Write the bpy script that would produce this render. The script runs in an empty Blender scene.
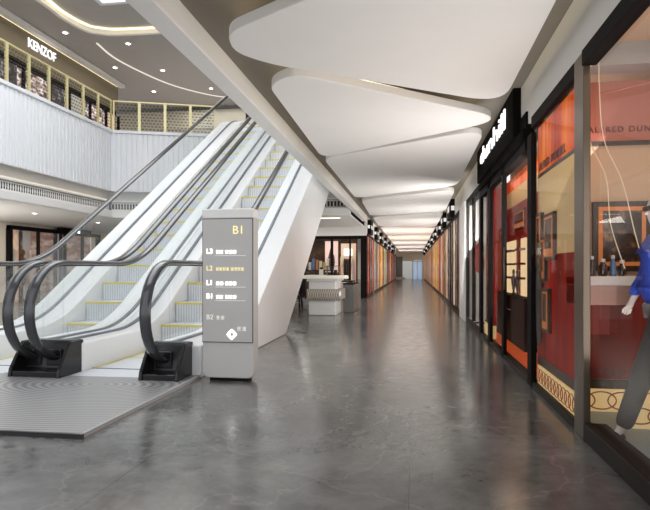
import bpy, bmesh, math, random
from math import sin, cos, pi, radians, sqrt
from mathutils import Vector
random.seed(7)
S = bpy.context.scene
COL = S.collection

# ------------------------------------------------------------------ materials
def nt(name):
    m = bpy.data.materials.new(name); m.use_nodes = True
    n = m.node_tree; n.nodes.clear()
    return m, n
def mat(name, col, rough=.5, metal=0, emit=None, es=0, bump=0, bscale=40, var=0, vscale=3, spec=.5, coat=0):
    m, n = nt(name)
    out = n.nodes.new('ShaderNodeOutputMaterial'); p = n.nodes.new('ShaderNodeBsdfPrincipled')
    n.links.new(p.outputs[0], out.inputs[0])
    p.inputs['Base Color'].default_value = (*col, 1); p.inputs['Roughness'].default_value = rough
    p.inputs['Metallic'].default_value = metal; p.inputs['Specular IOR Level'].default_value = spec
    p.inputs['Coat Weight'].default_value = coat
    if emit:
        p.inputs['Emission Color'].default_value = (*emit, 1); p.inputs['Emission Strength'].default_value = es
    tc = n.nodes.new('ShaderNodeTexCoord')
    nz = n.nodes.new('ShaderNodeTexNoise'); nz.inputs['Scale'].default_value = vscale; nz.inputs['Detail'].default_value = 5
    n.links.new(tc.outputs['Object'], nz.inputs['Vector'])
    v = var if var else .03
    mp = n.nodes.new('ShaderNodeMapRange'); mp.inputs[3].default_value = 1 - v; mp.inputs[4].default_value = 1 + v
    n.links.new(nz.outputs[0], mp.inputs[0])
    mx = n.nodes.new('ShaderNodeVectorMath'); mx.operation = 'SCALE'; mx.inputs[0].default_value = col
    n.links.new(mp.outputs[0], mx.inputs['Scale']); n.links.new(mx.outputs[0], p.inputs['Base Color'])
    if bump:
        b2 = n.nodes.new('ShaderNodeTexNoise'); b2.inputs['Scale'].default_value = bscale
        n.links.new(tc.outputs['Object'], b2.inputs['Vector'])
        b = n.nodes.new('ShaderNodeBump'); b.inputs['Strength'].default_value = bump; b.inputs['Distance'].default_value = .01
        n.links.new(b2.outputs[0], b.inputs['Height']); n.links.new(b.outputs[0], p.inputs['Normal'])
    return m
def glass(name, tint=(1, 1, 1), refl=1.0, milk=0):
    m, n = nt(name)
    out = n.nodes.new('ShaderNodeOutputMaterial'); t = n.nodes.new('ShaderNodeBsdfTransparent')
    t.inputs[0].default_value = (*tint, 1)
    g = n.nodes.new('ShaderNodeBsdfGlossy'); g.inputs['Roughness'].default_value = .01
    f = n.nodes.new('ShaderNodeFresnel'); f.inputs[0].default_value = 1.5
    sc = n.nodes.new('ShaderNodeMath'); sc.operation = 'MULTIPLY'; sc.inputs[1].default_value = refl
    n.links.new(f.outputs[0], sc.inputs[0])
    base = t
    if milk:
        d = n.nodes.new('ShaderNodeBsdfDiffuse'); d.inputs[0].default_value = (.85, .88, .9, 1)
        mm = n.nodes.new('ShaderNodeMixShader'); mm.inputs[0].default_value = milk
        n.links.new(t.outputs[0], mm.inputs[1]); n.links.new(d.outputs[0], mm.inputs[2]); base = mm
    mx = n.nodes.new('ShaderNodeMixShader')
    n.links.new(sc.outputs[0], mx.inputs[0]); n.links.new(base.outputs[0], mx.inputs[1]); n.links.new(g.outputs[0], mx.inputs[2])
    n.links.new(mx.outputs[0], out.inputs[0])
    return m
def emis(name, col, s):
    m, n = nt(name)
    out = n.nodes.new('ShaderNodeOutputMaterial'); e = n.nodes.new('ShaderNodeEmission')
    e.inputs[0].default_value = (*col, 1); e.inputs[1].default_value = s
    n.links.new(e.outputs[0], out.inputs[0]); return m
def ramp_mat(name, stops, scale=(1, 1, 1), tex='noise', rough=.3, es=0, detail=4, tscale=1.0, interp='LINEAR', dist=0):
    """noise or wave pattern through a colour ramp; es = strength of a backlight behind the print"""
    m, n = nt(name)
    out = n.nodes.new('ShaderNodeOutputMaterial'); p = n.nodes.new('ShaderNodeBsdfPrincipled')
    n.links.new(p.outputs[0], out.inputs[0]); p.inputs['Roughness'].default_value = rough
    if es: p.inputs['Specular IOR Level'].default_value = .08
    tc = n.nodes.new('ShaderNodeTexCoord'); mp = n.nodes.new('ShaderNodeMapping'); mp.inputs['Scale'].default_value = scale
    n.links.new(tc.outputs['Object'], mp.inputs[0])
    if tex == 'noise':
        t = n.nodes.new('ShaderNodeTexNoise'); t.inputs['Scale'].default_value = tscale; t.inputs['Detail'].default_value = detail; fo = t.outputs[0]
    elif tex == 'voronoi':
        t = n.nodes.new('ShaderNodeTexVoronoi'); t.inputs['Scale'].default_value = tscale; fo = t.outputs['Color']
    elif tex == 'checker':
        t = n.nodes.new('ShaderNodeTexChecker'); t.inputs['Scale'].default_value = tscale; fo = t.outputs['Fac']
    else:
        t = n.nodes.new('ShaderNodeTexWave'); t.inputs['Scale'].default_value = tscale; t.inputs['Distortion'].default_value = dist
        t.bands_direction = tex; fo = t.outputs['Fac']
    n.links.new(mp.outputs[0], t.inputs['Vector'])
    r = n.nodes.new('ShaderNodeValToRGB'); r.color_ramp.interpolation = interp
    el = r.color_ramp.elements
    while len(el) < len(stops): el.new(.5)
    for e, (pos, c) in zip(el, stops): e.position = pos; e.color = (*c, 1)
    n.links.new(fo, r.inputs[0]); n.links.new(r.outputs[0], p.inputs['Base Color'])
    if es:
        n.links.new(r.outputs[0], p.inputs['Emission Color']); p.inputs['Emission Strength'].default_value = es
    return m

M = {}
M['white'] = mat('white_paint', (.80, .79, .77), .55)
M['panelwhite'] = mat('white_ceiling_paint', (.84, .82, .79), .6)
M['cool'] = mat('cool_white_enamel', (.80, .82, .85), .28)
M['deck'] = mat('escalator_white_enamel', (.88, .885, .89), .3)
M['clad'] = mat('escalator_cladding_paint', (.88, .87, .85), .4)
M['rib'] = mat('ribbed_white_panel', (.80, .82, .85), .45)
M['grey'] = mat('grey_ceiling_paint', (.40, .385, .37), .7)
M['darkceil'] = mat('recess_ceiling_paint', (.22, .195, .165), .8)
M['cream'] = mat('cream_plaster', (.72, .66, .56), .6)
M['black'] = mat('black_metal', (.008, .007, .007), .6, spec=.06)
M['signblack'] = mat('matt_black_sign', (.006, .005, .005), .8, spec=.03)
M['dark'] = mat('dark_bronze_metal', (.022, .018, .015), .5, spec=.12)
M['bronze'] = mat('bronze_post_metal', (.13, .10, .075), .32, metal=.6)
M['gold'] = mat('pale_gold_metal', (.70, .62, .34), .35, metal=.3)
M['brown'] = mat('olive_brown_fascia', (.20, .165, .11), .6)
M['rubber'] = mat('handrail_rubber', (.035, .037, .042), .22, coat=.45)
M['chrome'] = mat('brushed_steel', (.45, .45, .45), .3, metal=.9)
M['newel'] = mat('black_newel_plastic', (.010, .010, .011), .25, spec=.35)
M['newel2'] = mat('grey_black_newel_plastic', (.022, .022, .023), .3, spec=.35)
M['yellow'] = mat('yellow_safety_paint', (.72, .60, .10), .5)
M['channel'] = mat('dark_channel', (.16, .18, .21), .4)
M['glass'] = glass('clear_glass', (.97, .985, .98), .8, .0)
M['escglass'] = glass('escalator_glass', (.965, .975, .975), .12, .02)
M['shopglass'] = glass('shop_glass', (.97, .96, .95), .10)
M['farglass'] = glass('far_shop_glass', (.97, .96, .95), .08)
M['kiosk'] = mat('kiosk_grey_lacquer', (.50, .495, .485), .35)
M['kioskcap'] = mat('kiosk_cap_lacquer', (.72, .72, .71), .3)
M['display'] = mat('kiosk_display_grey', (.47, .465, .455), .3)
M['line'] = mat('kiosk_outline', (.05, .05, .05), .4)
M['lit'] = emis('white_backlit', (1, .97, .92), 3.2)
M['litdim'] = emis('white_backlit_dim', (1, .97, .92), .8)
M['ledweak'] = emis('warm_led_dim', (1, .86, .62), 1.0)
M['goldlit'] = emis('gold_backlit', (1, .84, .42), 1.25)
M['led'] = emis('warm_led', (1, .84, .58), 4)
M['ledsoft'] = emis('warm_led_soft', (1, .83, .52), 3.0)
M['lamp'] = emis('lamp_disc', (1, .97, .9), 12)
M['sky'] = emis('skylight_daylight', (.95, .97, 1), 2.9)
M['red'] = mat('red_lacquer', (.24, .012, .006), .35, var=.25, emit=(.6, .03, .01), es=.06, spec=.2)
M['redmatte'] = mat('red_panel', (.28, .028, .02), .5, var=.1, spec=.2)
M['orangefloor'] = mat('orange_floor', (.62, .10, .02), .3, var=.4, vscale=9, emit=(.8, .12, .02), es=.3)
M['creambanner'] = ramp_mat('cream_backlit_print', [(0, (.55, .36, .15)), (1, (.74, .56, .30))], (1, 1, 1), 'noise', .5, .2, tscale=.8)
M['orangebanner'] = ramp_mat('orange_backlit_print', [(.3, (.30, .015, .002)), (.5, (.55, .06, .004)), (.72, (.75, .22, .015))], (1, 5, .5), 'noise', .5, .6, tscale=1.4)
M['redprint'] = ramp_mat('red_backlit_print', [(.3, (.06, .002, .001)), (.6, (.26, .006, .003)), (.9, (.45, .03, .006))], (1, 3, .4), 'noise', .4, .35, tscale=1.6)
M['banner'] = mat('dusky_red_banner', (.42, .13, .085), .55, var=.06)
M['beige'] = mat('beige_display_wall', (.60, .42, .28), .6)
M['text'] = mat('dark_red_lettering', (.12, .02, .015), .5)
M['picframe'] = mat('dark_wood_frame', (.03, .015, .01), .3)
M['picorange'] = mat('orange_mount', (.60, .20, .05), .5, emit=(.7, .2, .04), es=.2)
M['photo'] = ramp_mat('dark_photograph', [(.3, (.01, .008, .008)), (.55, (.06, .03, .02)), (.8, (.45, .28, .16))], (6, 6, 6), 'noise', .2, 0, tscale=2)
M['shelflit'] = emis('shelf_glow', (1, .74, .42), .9)
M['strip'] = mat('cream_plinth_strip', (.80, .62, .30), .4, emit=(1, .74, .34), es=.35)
M['ring'] = mat('red_ring_inlay', (.45, .10, .05), .4)
M['blue'] = mat('royal_blue_cloth', (.02, .06, .45), .7, bump=.3, bscale=150)
M['trouser'] = mat('charcoal_cloth', (.05, .045, .045), .8, bump=.3, bscale=200)
M['skin'] = mat('pale_mannequin_lacquer', (.66, .60, .56), .35)
M['mustard'] = mat('olive_jacket_cloth', (.20, .14, .06), .8)
M['lightblue'] = mat('pale_blue_display_floor', (.28, .42, .52), .35)
M['bottle'] = mat('dark_bottle_glass', (.03, .02, .02), .1, coat=.5)
M['bottleblue'] = mat('blue_bottle_glass', (.10, .22, .42), .1, coat=.5)
M['palelid'] = mat('pale_lid', (.72, .68, .66), .4)
M['pink'] = mat('coral_red_cloth', (.60, .10, .10), .8)
M['grille'] = mat('grille_dark_backing', (.05, .045, .04), .8)
M['stone'] = mat('dark_grey_stone', (.13, .125, .12), .35, var=.2, vscale=5)
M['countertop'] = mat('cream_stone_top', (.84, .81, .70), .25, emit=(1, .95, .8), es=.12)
M['latticeback'] = mat('tan_lattice_back', (.42, .36, .30), .6)
M['lattice'] = mat('pale_lattice', (.70, .66, .60), .5)
M['step'] = ramp_mat('ribbed_step_metal', [(.0, (.44, .46, .49)), (.5, (.72, .74, .77))], (1, 1, 1), 'X', .4, 0, tscale=8)
M['stepgrey'] = mat('grey_trim_metal', (.42, .42, .42), .5)
M['bluedoor'] = mat('blue_lit_glass', (.25, .38, .55), .2, emit=(.32, .48, .70), es=.5)
def frit():
    m, n = nt('fritted_glass')
    out = n.nodes.new('ShaderNodeOutputMaterial'); t = n.nodes.new('ShaderNodeBsdfTransparent'); t.inputs[0].default_value = (.93, .94, .92, 1)
    d = n.nodes.new('ShaderNodeBsdfDiffuse'); d.inputs[0].default_value = (.12, .11, .10, 1)
    tc = n.nodes.new('ShaderNodeTexCoord'); sx = n.nodes.new('ShaderNodeSeparateXYZ'); n.links.new(tc.outputs['UV'], sx.inputs[0])
    def frac(o, k, add=None):
        a = n.nodes.new('ShaderNodeMath'); a.operation = 'MULTIPLY_ADD'; a.inputs[1].default_value = k; a.inputs[2].default_value = 0
        n.links.new(o, a.inputs[0])
        if add: n.links.new(add, a.inputs[2])
        b = n.nodes.new('ShaderNodeMath'); b.operation = 'FRACT'; n.links.new(a.outputs[0], b.inputs[0]); return a.outputs[0], b.outputs[0]
    a, fz = frac(sx.outputs[1], 11)
    fl = n.nodes.new('ShaderNodeMath'); fl.operation = 'FLOOR'; n.links.new(a, fl.inputs[0])
    hf = n.nodes.new('ShaderNodeMath'); hf.operation = 'MULTIPLY'; hf.inputs[1].default_value = .5; n.links.new(fl.outputs[0], hf.inputs[0])
    _, fy = frac(sx.outputs[0], 9, hf.outputs[0])
    c1 = n.nodes.new('ShaderNodeMath'); c1.operation = 'LESS_THAN'; c1.inputs[1].default_value = .42; n.links.new(fz, c1.inputs[0])
    c2 = n.nodes.new('ShaderNodeMath'); c2.operation = 'LESS_THAN'; c2.inputs[1].default_value = .62; n.links.new(fy, c2.inputs[0])
    mu = n.nodes.new('ShaderNodeMath'); mu.operation = 'MULTIPLY'; n.links.new(c1.outputs[0], mu.inputs[0]); n.links.new(c2.outputs[0], mu.inputs[1])
    sc = n.nodes.new('ShaderNodeMath'); sc.operation = 'MULTIPLY'; sc.inputs[1].default_value = .38; n.links.new(mu.outputs[0], sc.inputs[0])
    mx = n.nodes.new('ShaderNodeMixShader'); n.links.new(sc.outputs[0], mx.inputs[0]); n.links.new(t.outputs[0], mx.inputs[1]); n.links.new(d.outputs[0], mx.inputs[2])
    n.links.new(mx.outputs[0], out.inputs[0]); return m
M['frit'] = frit()
def floor_mat():
    m, n = nt('polished_concrete'); L = n.links.new
    out = n.nodes.new('ShaderNodeOutputMaterial'); p = n.nodes.new('ShaderNodeBsdfPrincipled'); L(p.outputs[0], out.inputs[0]); p.inputs['Specular IOR Level'].default_value = .9
    tc = n.nodes.new('ShaderNodeTexCoord')
    def noise(sc, de, ro=.6, di=0):
        t = n.nodes.new('ShaderNodeTexNoise'); t.inputs['Scale'].default_value = sc; t.inputs['Detail'].default_value = de
        t.inputs['Roughness'].default_value = ro; t.inputs['Distortion'].default_value = di; L(tc.outputs['Object'], t.inputs[0]); return t.outputs[0]
    a = noise(1.1, 9, .68, .6); b = noise(9, 8, .7)
    mx = n.nodes.new('ShaderNodeMath'); mx.operation = 'MULTIPLY_ADD'; mx.inputs[1].default_value = .3; L(b, mx.inputs[0])
    m2 = n.nodes.new('ShaderNodeMath'); m2.operation = 'MULTIPLY'; m2.inputs[1].default_value = .7; L(a, m2.inputs[0]); L(m2.outputs[0], mx.inputs[2])
    r = n.nodes.new('ShaderNodeValToRGB'); e = r.color_ramp.elements
    e[0].position = .36; e[0].color = (.062, .063, .064, 1); e[1].position = .64; e[1].color = (.185, .185, .182, 1)
    L(mx.outputs[0], r.inputs[0])
    # light veins
    v = n.nodes.new('ShaderNodeTexVoronoi'); v.feature = 'DISTANCE_TO_EDGE'; v.inputs['Scale'].default_value = .9
    dn = n.nodes.new('ShaderNodeTexNoise'); dn.inputs['Scale'].default_value = 2.5; dn.inputs['Detail'].default_value = 6; L(tc.outputs['Object'], dn.inputs[0])
    ad = n.nodes.new('ShaderNodeVectorMath'); ad.operation = 'MULTIPLY_ADD'; ad.inputs[1].default_value = (.7, .7, .7); L(dn.outputs['Color'], ad.inputs[0]); L(tc.outputs['Object'], ad.inputs[2])
    L(ad.outputs[0], v.inputs['Vector'])
    mr = n.nodes.new('ShaderNodeMapRange'); mr.inputs[1].default_value = 0; mr.inputs[2].default_value = .012; mr.inputs[3].default_value = .42; mr.inputs[4].default_value = 0
    L(v.outputs['Distance'], mr.inputs[0])
    mg = n.nodes.new('ShaderNodeMath'); mg.operation = 'MULTIPLY'; L(mr.outputs[0], mg.inputs[0]); L(a, mg.inputs[1])
    c = n.nodes.new('ShaderNodeMixRGB'); c.inputs[2].default_value = (.36, .355, .34, 1); L(mg.outputs[0], c.inputs[0]); L(r.outputs[0], c.inputs[1])
    # slab joints
    bk = n.nodes.new('ShaderNodeTexBrick'); bk.offset = 0; bk.inputs['Scale'].default_value = 1; bk.inputs['Brick Width'].default_value = 1.5
    bk.inputs['Row Height'].default_value = 3; bk.inputs['Mortar Size'].default_value = .004; bk.inputs['Mortar Smooth'].default_value = .3
    bk.inputs['Color1'].default_value = bk.inputs['Color2'].default_value = (1, 1, 1, 1); bk.inputs['Mortar'].default_value = (.6, .6, .6, 1)
    mpp = n.nodes.new('ShaderNodeMapping'); mpp.inputs['Location'].default_value = (.02, .4, 0); L(tc.outputs['Object'], mpp.inputs[0]); L(mpp.outputs[0], bk.inputs[0])
    c2 = n.nodes.new('ShaderNodeMixRGB'); c2.blend_type = 'MULTIPLY'; c2.inputs[0].default_value = 1; L(c.outputs[0], c2.inputs[1]); L(bk.outputs[0], c2.inputs[2])
    L(c2.outputs[0], p.inputs['Base Color'])
    rr = n.nodes.new('ShaderNodeMapRange'); rr.inputs[1].default_value = .3; rr.inputs[2].default_value = .7; rr.inputs[3].default_value = .10; rr.inputs[4].default_value = .26
    L(b, rr.inputs[0]); L(rr.outputs[0], p.inputs['Roughness'])
    bp = n.nodes.new('ShaderNodeBump'); bp.inputs['Strength'].default_value = .12; bp.inputs['Distance'].default_value = .004; L(mx.outputs[0], bp.inputs['Height']); L(bp.outputs[0], p.inputs['Normal'])
    return m
M['floor'] = floor_mat()
def ridged():
    m, n = nt('ridged_landing_plate'); L = n.links.new
    out = n.nodes.new('ShaderNodeOutputMaterial'); p = n.nodes.new('ShaderNodeBsdfPrincipled'); L(p.outputs[0], out.inputs[0])
    tc = n.nodes.new('ShaderNodeTexCoord'); mp = n.nodes.new('ShaderNodeMapping'); mp.inputs['Location'].default_value = (-.45, -.55, 0); mp.inputs['Scale'].default_value = (.55, 1, 1); L(tc.outputs['Object'], mp.inputs[0])
    w = n.nodes.new('ShaderNodeTexWave'); w.wave_type = 'RINGS'; w.rings_direction = 'Z'; w.inputs['Scale'].default_value = 6.5; L(mp.outputs[0], w.inputs[0])
    r = n.nodes.new('ShaderNodeValToRGB'); r.color_ramp.elements[0].color = (.20, .20, .205, 1); r.color_ramp.elements[1].color = (.40, .40, .405, 1); L(w.outputs[0], r.inputs[0]); L(r.outputs[0], p.inputs['Base Color'])
    b = n.nodes.new('ShaderNodeBump'); b.inputs['Distance'].default_value = .004; b.inputs['Strength'].default_value = .5; L(w.outputs[0], b.inputs['Height']); L(b.outputs[0], p.inputs['Normal'])
    p.inputs['Roughness'].default_value = .38; p.inputs['Metallic'].default_value = .25
    return m
M['mat'] = ridged()
M['merch'] = ramp_mat('display_merchandise_print', [(0, (.03, .025, .03)), (.42, (.10, .07, .07)), (.52, (.45, .34, .33)), (.62, (.70, .62, .60)), (1, (.85, .80, .76))], (1, 1.6, 2.5), 'noise', .5, .9, tscale=2.6, detail=6)
M['lowshop'] = ramp_mat('dusky_pink_display_print', [(0, (.10, .06, .05)), (.45, (.40, .26, .22)), (.6, (.62, .50, .44)), (1, (.85, .80, .74))], (1, 1.2, 3), 'noise', .5, .35, tscale=1.8, detail=3)
def stripe(name, stops, es=.4, sc=2.0):  # noise print with the shop lighting put in as emission
    return ramp_mat(name, stops, (1, 1.6, 1.3), 'noise', .35, es, tscale=sc, detail=7)
M['d_orange'] = stripe('orange_display_print', [(.3, (.10, .03, .012)), (.5, (.52, .19, .05)), (.7, (.80, .42, .14))], 0.8)
M['d_brown'] = stripe('brown_display_print', [(.3, (.04, .02, .015)), (.55, (.22, .12, .08)), (.75, (.50, .36, .26))], 0.6)
M['d_red'] = stripe('red_display_print', [(.3, (.10, .01, .008)), (.5, (.42, .03, .02)), (.75, (.55, .10, .03))], 0.35)
M['d_gold'] = stripe('gold_display_print', [(.3, (.30, .14, .03)), (.5, (.70, .44, .10)), (.75, (.85, .70, .35))], 0.8)
M['d_dark'] = stripe('charcoal_display_print', [(.3, (.012, .012, .014)), (.55, (.07, .06, .065)), (.8, (.5, .48, .48))], 0.5, 3.5)
M['d_tan'] = stripe('tan_display_print', [(.3, (.30, .18, .11)), (.5, (.55, .38, .27)), (.75, (.75, .62, .5))], 0.7)
M['corner'] = stripe('dark_brown_shop_wall', [(.3, (.015, .012, .010)), (.55, (.05, .03, .02)), (.8, (.25, .14, .08))], .3)
M['d_green'] = stripe('green_display_print', [(.3, (.08, .10, .05)), (.5, (.35, .38, .16)), (.75, (.75, .70, .4))], 0.6)
M['d_white'] = stripe('white_display_print', [(.2, (.40, .37, .35)), (.8, (.50, .48, .46))], 0.3)

# ------------------------------------------------------------------ helpers
def tag(o, label=None, cat=None, group=None, kind=None):
    if label: o['label'] = label
    if cat: o['category'] = cat
    if group: o['group'] = group
    if kind: o['kind'] = kind
    return o
def thing(name, loc, label, cat, group=None):
    o = bpy.data.objects.new(name, None); COL.objects.link(o); o.location = loc; o.empty_display_size = .1
    return tag(o, label, cat, group)
def wloc(o):
    v = Vector((0, 0, 0))
    while o: v += o.location; o = o.parent
    return v
class MB:
    def __init__(s): s.v = []; s.f = []; s.sm = []
    def add(s, vs, fs, smooth=False):
        b = len(s.v); s.v += [tuple(v) for v in vs]
        for f in fs: s.f.append([i + b for i in f]); s.sm.append(smooth)
        return s
    def box(s, x0, x1, y0, y1, z0, z1):
        vs = [(x, y, z) for z in (z0, z1) for x, y in ((x0, y0), (x1, y0), (x1, y1), (x0, y1))]
        return s.add(vs, [(3, 2, 1, 0), (4, 5, 6, 7), (0, 1, 5, 4), (1, 2, 6, 5), (2, 3, 7, 6), (3, 0, 4, 7)])
    def prism(s, poly, a0, a1, axis='z'):
        """poly: 2D points; extruded along axis from a0 to a1"""
        n = len(poly)
        def P(p, a):
            if axis == 'z': return (p[0], p[1], a)
            if axis == 'x': return (a, p[0], p[1])
            return (p[0], a, p[1])
        vs = [P(p, a0) for p in poly] + [P(p, a1) for p in poly]
        fs = [(i, (i + 1) % n, n + (i + 1) % n, n + i) for i in range(n)] + [tuple(range(n))[::-1], tuple(range(n, 2 * n))]
        return s.add(vs, fs)
    def strip(s, top, bot, a0, a1):
        """solid between two (t,z) polylines of equal length, from X a0 to a1 (good for long bent shapes)"""
        n = len(top); vs = []
        for (t, z), (t2, z2) in zip(top, bot): vs += [(a0, t, z), (a1, t, z), (a1, t2, z2), (a0, t2, z2)]
        fs = []
        for i in range(n - 1):
            b = 4 * i
            for k in range(4): fs.append((b + k, b + (k + 1) % 4, b + 4 + (k + 1) % 4, b + 4 + k))
        fs += [(3, 2, 1, 0), (4 * n - 4, 4 * n - 3, 4 * n - 2, 4 * n - 1)]
        return s.add(vs, fs)
    def tube(s, pts, r, n=8, closed=False):
        pts = [Vector(p) for p in pts]; N = len(pts); vs = []; rr = r if isinstance(r, (list, tuple)) else [r] * N
        up0 = None
        for i, p in enumerate(pts):
            if closed: d = pts[(i + 1) % N] - pts[i - 1]
            else: d = pts[min(i + 1, N - 1)] - pts[max(i - 1, 0)]
            d.normalize()
            if up0 is None or abs(d.dot(up0)) > .95: up0 = Vector((0, 0, 1)) if abs(d.z) < .9 else Vector((1, 0, 0))
            u = d.cross(up0).normalized(); w = u.cross(d).normalized(); up0 = w
            for k in range(n):
                a = 2 * pi * k / n; vs.append(p + (u * cos(a) + w * sin(a)) * rr[i])
        fs = []
        for i in range(N if closed else N - 1):
            j = (i + 1) % N
            for k in range(n): fs.append((i * n + k, i * n + (k + 1) % n, j * n + (k + 1) % n, j * n + k))
        if not closed: fs += [tuple(range(n))[::-1], tuple(range((N - 1) * n, N * n))]
        return s.add(vs, fs, True)
    def lathe(s, prof, c, n=20):
        vs = []; m = len(prof)
        for r, z in prof:
            for k in range(n): a = 2 * pi * k / n; vs.append((c[0] + r * cos(a), c[1] + r * sin(a), c[2] + z))
        fs = [(i * n + k, i * n + (k + 1) % n, (i + 1) * n + (k + 1) % n, (i + 1) * n + k) for i in range(m - 1) for k in range(n)]
        fs += [tuple(range(n))[::-1], tuple(range((m - 1) * n, m * n))]
        return s.add(vs, fs, True)
    def sweep(s, path, sec, X):
        """path of (t,z) in the plane X; sec of (side, normal) offsets"""
        N = len(path); n = len(sec); vs = []
        for i, (t, z) in enumerate(path):
            a = path[max(i - 1, 0)]; b = path[min(i + 1, N - 1)]
            d = Vector((b[0] - a[0], b[1] - a[1])).normalized(); nn = (-d.y, d.x)
            for (u, w) in sec: vs.append((X + u, t + nn[0] * w, z + nn[1] * w))
        fs = [(i * n + k, i * n + (k + 1) % n, (i + 1) * n + (k + 1) % n, (i + 1) * n + k) for i in range(N - 1) for k in range(n)]
        fs += [tuple(range(n))[::-1], tuple(range((N - 1) * n, N * n))]
        return s.add(vs, fs, True)
    def build(s, name, m, parent=None, bevel=0, seg=2, label=None, cat=None, group=None, kind=None):
        if parent is not None: off = wloc(parent)
        else:
            xs, ys, zs = zip(*s.v); off = Vector(((min(xs) + max(xs)) / 2, (min(ys) + max(ys)) / 2, min(zs)))
        me = bpy.data.meshes.new(name); me.from_pydata([tuple(Vector(v) - off) for v in s.v], [], s.f)
        me.polygons.foreach_set('use_smooth', s.sm)
        bm = bmesh.new(); bm.from_mesh(me); bmesh.ops.recalc_face_normals(bm, faces=bm.faces); bm.to_mesh(me); bm.free()
        me.materials.append(m)
        o = bpy.data.objects.new(name, me); COL.objects.link(o)
        if parent is not None: o.parent = parent
        else: o.location = off
        if bevel:
            b = o.modifiers.new('bevel', 'BEVEL'); b.width = bevel; b.segments = seg; b.limit_method = 'ANGLE'; b.angle_limit = radians(40)
        tag(o, label, cat, group, kind); return o
def struct(name, mb, m, bevel=0): return mb.build(name, m, None, bevel, kind='structure')
def box(*a): return MB().box(*a)
def dup(o, d, label=None, parent=None, shift=True):
    c = o.copy(); COL.objects.link(c)
    if parent is not None: c.parent = parent
    else: c.location = o.location + Vector(d)
    if label: c['label'] = label
    for ch in o.children: dup(ch, (0, 0, 0), None, c)
    return c
def rpoly(pts, r, seg=8):
    """round the corners of a 2D polygon; r a number or a list"""
    out = []; n = len(pts)
    for i in range(n):
        p = Vector(pts[i]); a = Vector(pts[i - 1]) - p; b = Vector(pts[(i + 1) % n]) - p
        rr = r[i] if isinstance(r, (list, tuple)) else r
        la, lb = a.length, b.length; a.normalize(); b.normalize()
        ang = a.angle(b); d = min(rr, la * .48, lb * .48)
        p0 = p + a * d; p1 = p + b * d
        for k in range(seg + 1):
            t = k / seg; out.append(tuple(p0 * (1 - t) ** 2 + p * 2 * t * (1 - t) + p1 * t * t))
    return out
def text(body, size, origin, right, up, m, name, parent, depth=.01, stretch=1, bold=0, spacing=1):
    cu = bpy.data.curves.new(name, 'FONT'); cu.body = body; cu.size = 1; cu.offset = bold; cu.space_character = spacing; cu.resolution_u = 4
    o = bpy.data.objects.new(name, cu); COL.objects.link(o)
    dg = bpy.context.evaluated_depsgraph_get(); me = bpy.data.meshes.new_from_object(o.evaluated_get(dg))
    bpy.data.objects.remove(o); bpy.data.curves.remove(cu)
    R = Vector(right).normalized(); U = Vector(up).normalized(); N = R.cross(U)
    bm = bmesh.new(); bm.from_mesh(me)
    r = bmesh.ops.extrude_face_region(bm, geom=bm.faces[:])
    for v in [g for g in r['geom'] if isinstance(g, bmesh.types.BMVert)]: v.co.z += depth / size
    off = wloc(parent)
    for v in bm.verts: v.co = Vector(origin) + R * v.co.x * size + U * v.co.y * size * stretch + N * v.co.z * size - off
    bm.to_mesh(me); bm.free(); me.materials.clear(); me.materials.append(m)
    ob = bpy.data.objects.new(name, me); COL.objects.link(ob); ob.parent = parent
    return ob
def area(name, loc, sx, sy, power, col=(1, 1, 1), rot=(0, 0, 0)):
    l = bpy.data.lights.new(name, 'AREA'); l.shape = 'RECTANGLE'; l.size = sx; l.size_y = sy; l.energy = power; l.color = col
    o = bpy.data.objects.new(name, l); COL.objects.link(o); o.location = loc; o.rotation_euler = rot; return o

# ------------------------------------------------------------------ camera (level, 8.85 deg left of the corridor)
cam = bpy.data.cameras.new('camera'); co = bpy.data.objects.new('camera', cam); COL.objects.link(co)
co.location = (0, 0, 1.10); co.rotation_euler = (radians(90), 0, math.atan(88 / 565))
cam.sensor_width = 36; cam.lens = 36 * 565 / 650; cam.shift_y = 13.5 / 650; cam.clip_start = .05; cam.clip_end = 200
S.camera = co

# ------------------------------------------------------------------ setting
XR = 1.10; XL = -1.70; YE = 58.0; ZC = 2.96; UX = -9.03; Z2 = 5.1  # atrium and gallery coordinates below, with UX, scaled up about the camera
struct('floor', box(-18, 6, -6, 64, -.3, 0), M['floor'])
struct('ceiling', box(-1.6, 1.3, -1, YE, ZC, ZC + .15), M['darkceil'])
# long white beam between the corridor and the atrium
struct('trim_1', box(-1.78, -1.6, -1, 20.0, 2.77, 3.25), M['white'], .012)
# wall above the beam (atrium side)
struct('wall_above_beam', box(-1.70, -1.6, -1, 29, 3.11, 7.92), M['white'])
# right wall fascia above the shops
struct('wall_right', box(XR, XR + .12, .4, 6.06, 2.50, ZC).box(XR, XR + .12, 9.36, YE, 2.50, ZC), M['white'])
struct('wall_left', box(XL - .12, XL, 21.0, YE, 2.40, ZC), M['white'])
struct('ceiling_left_shops', box(-6.0, -1.6, 20.95, YE, ZC, ZC + .15), M['white'])
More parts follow.
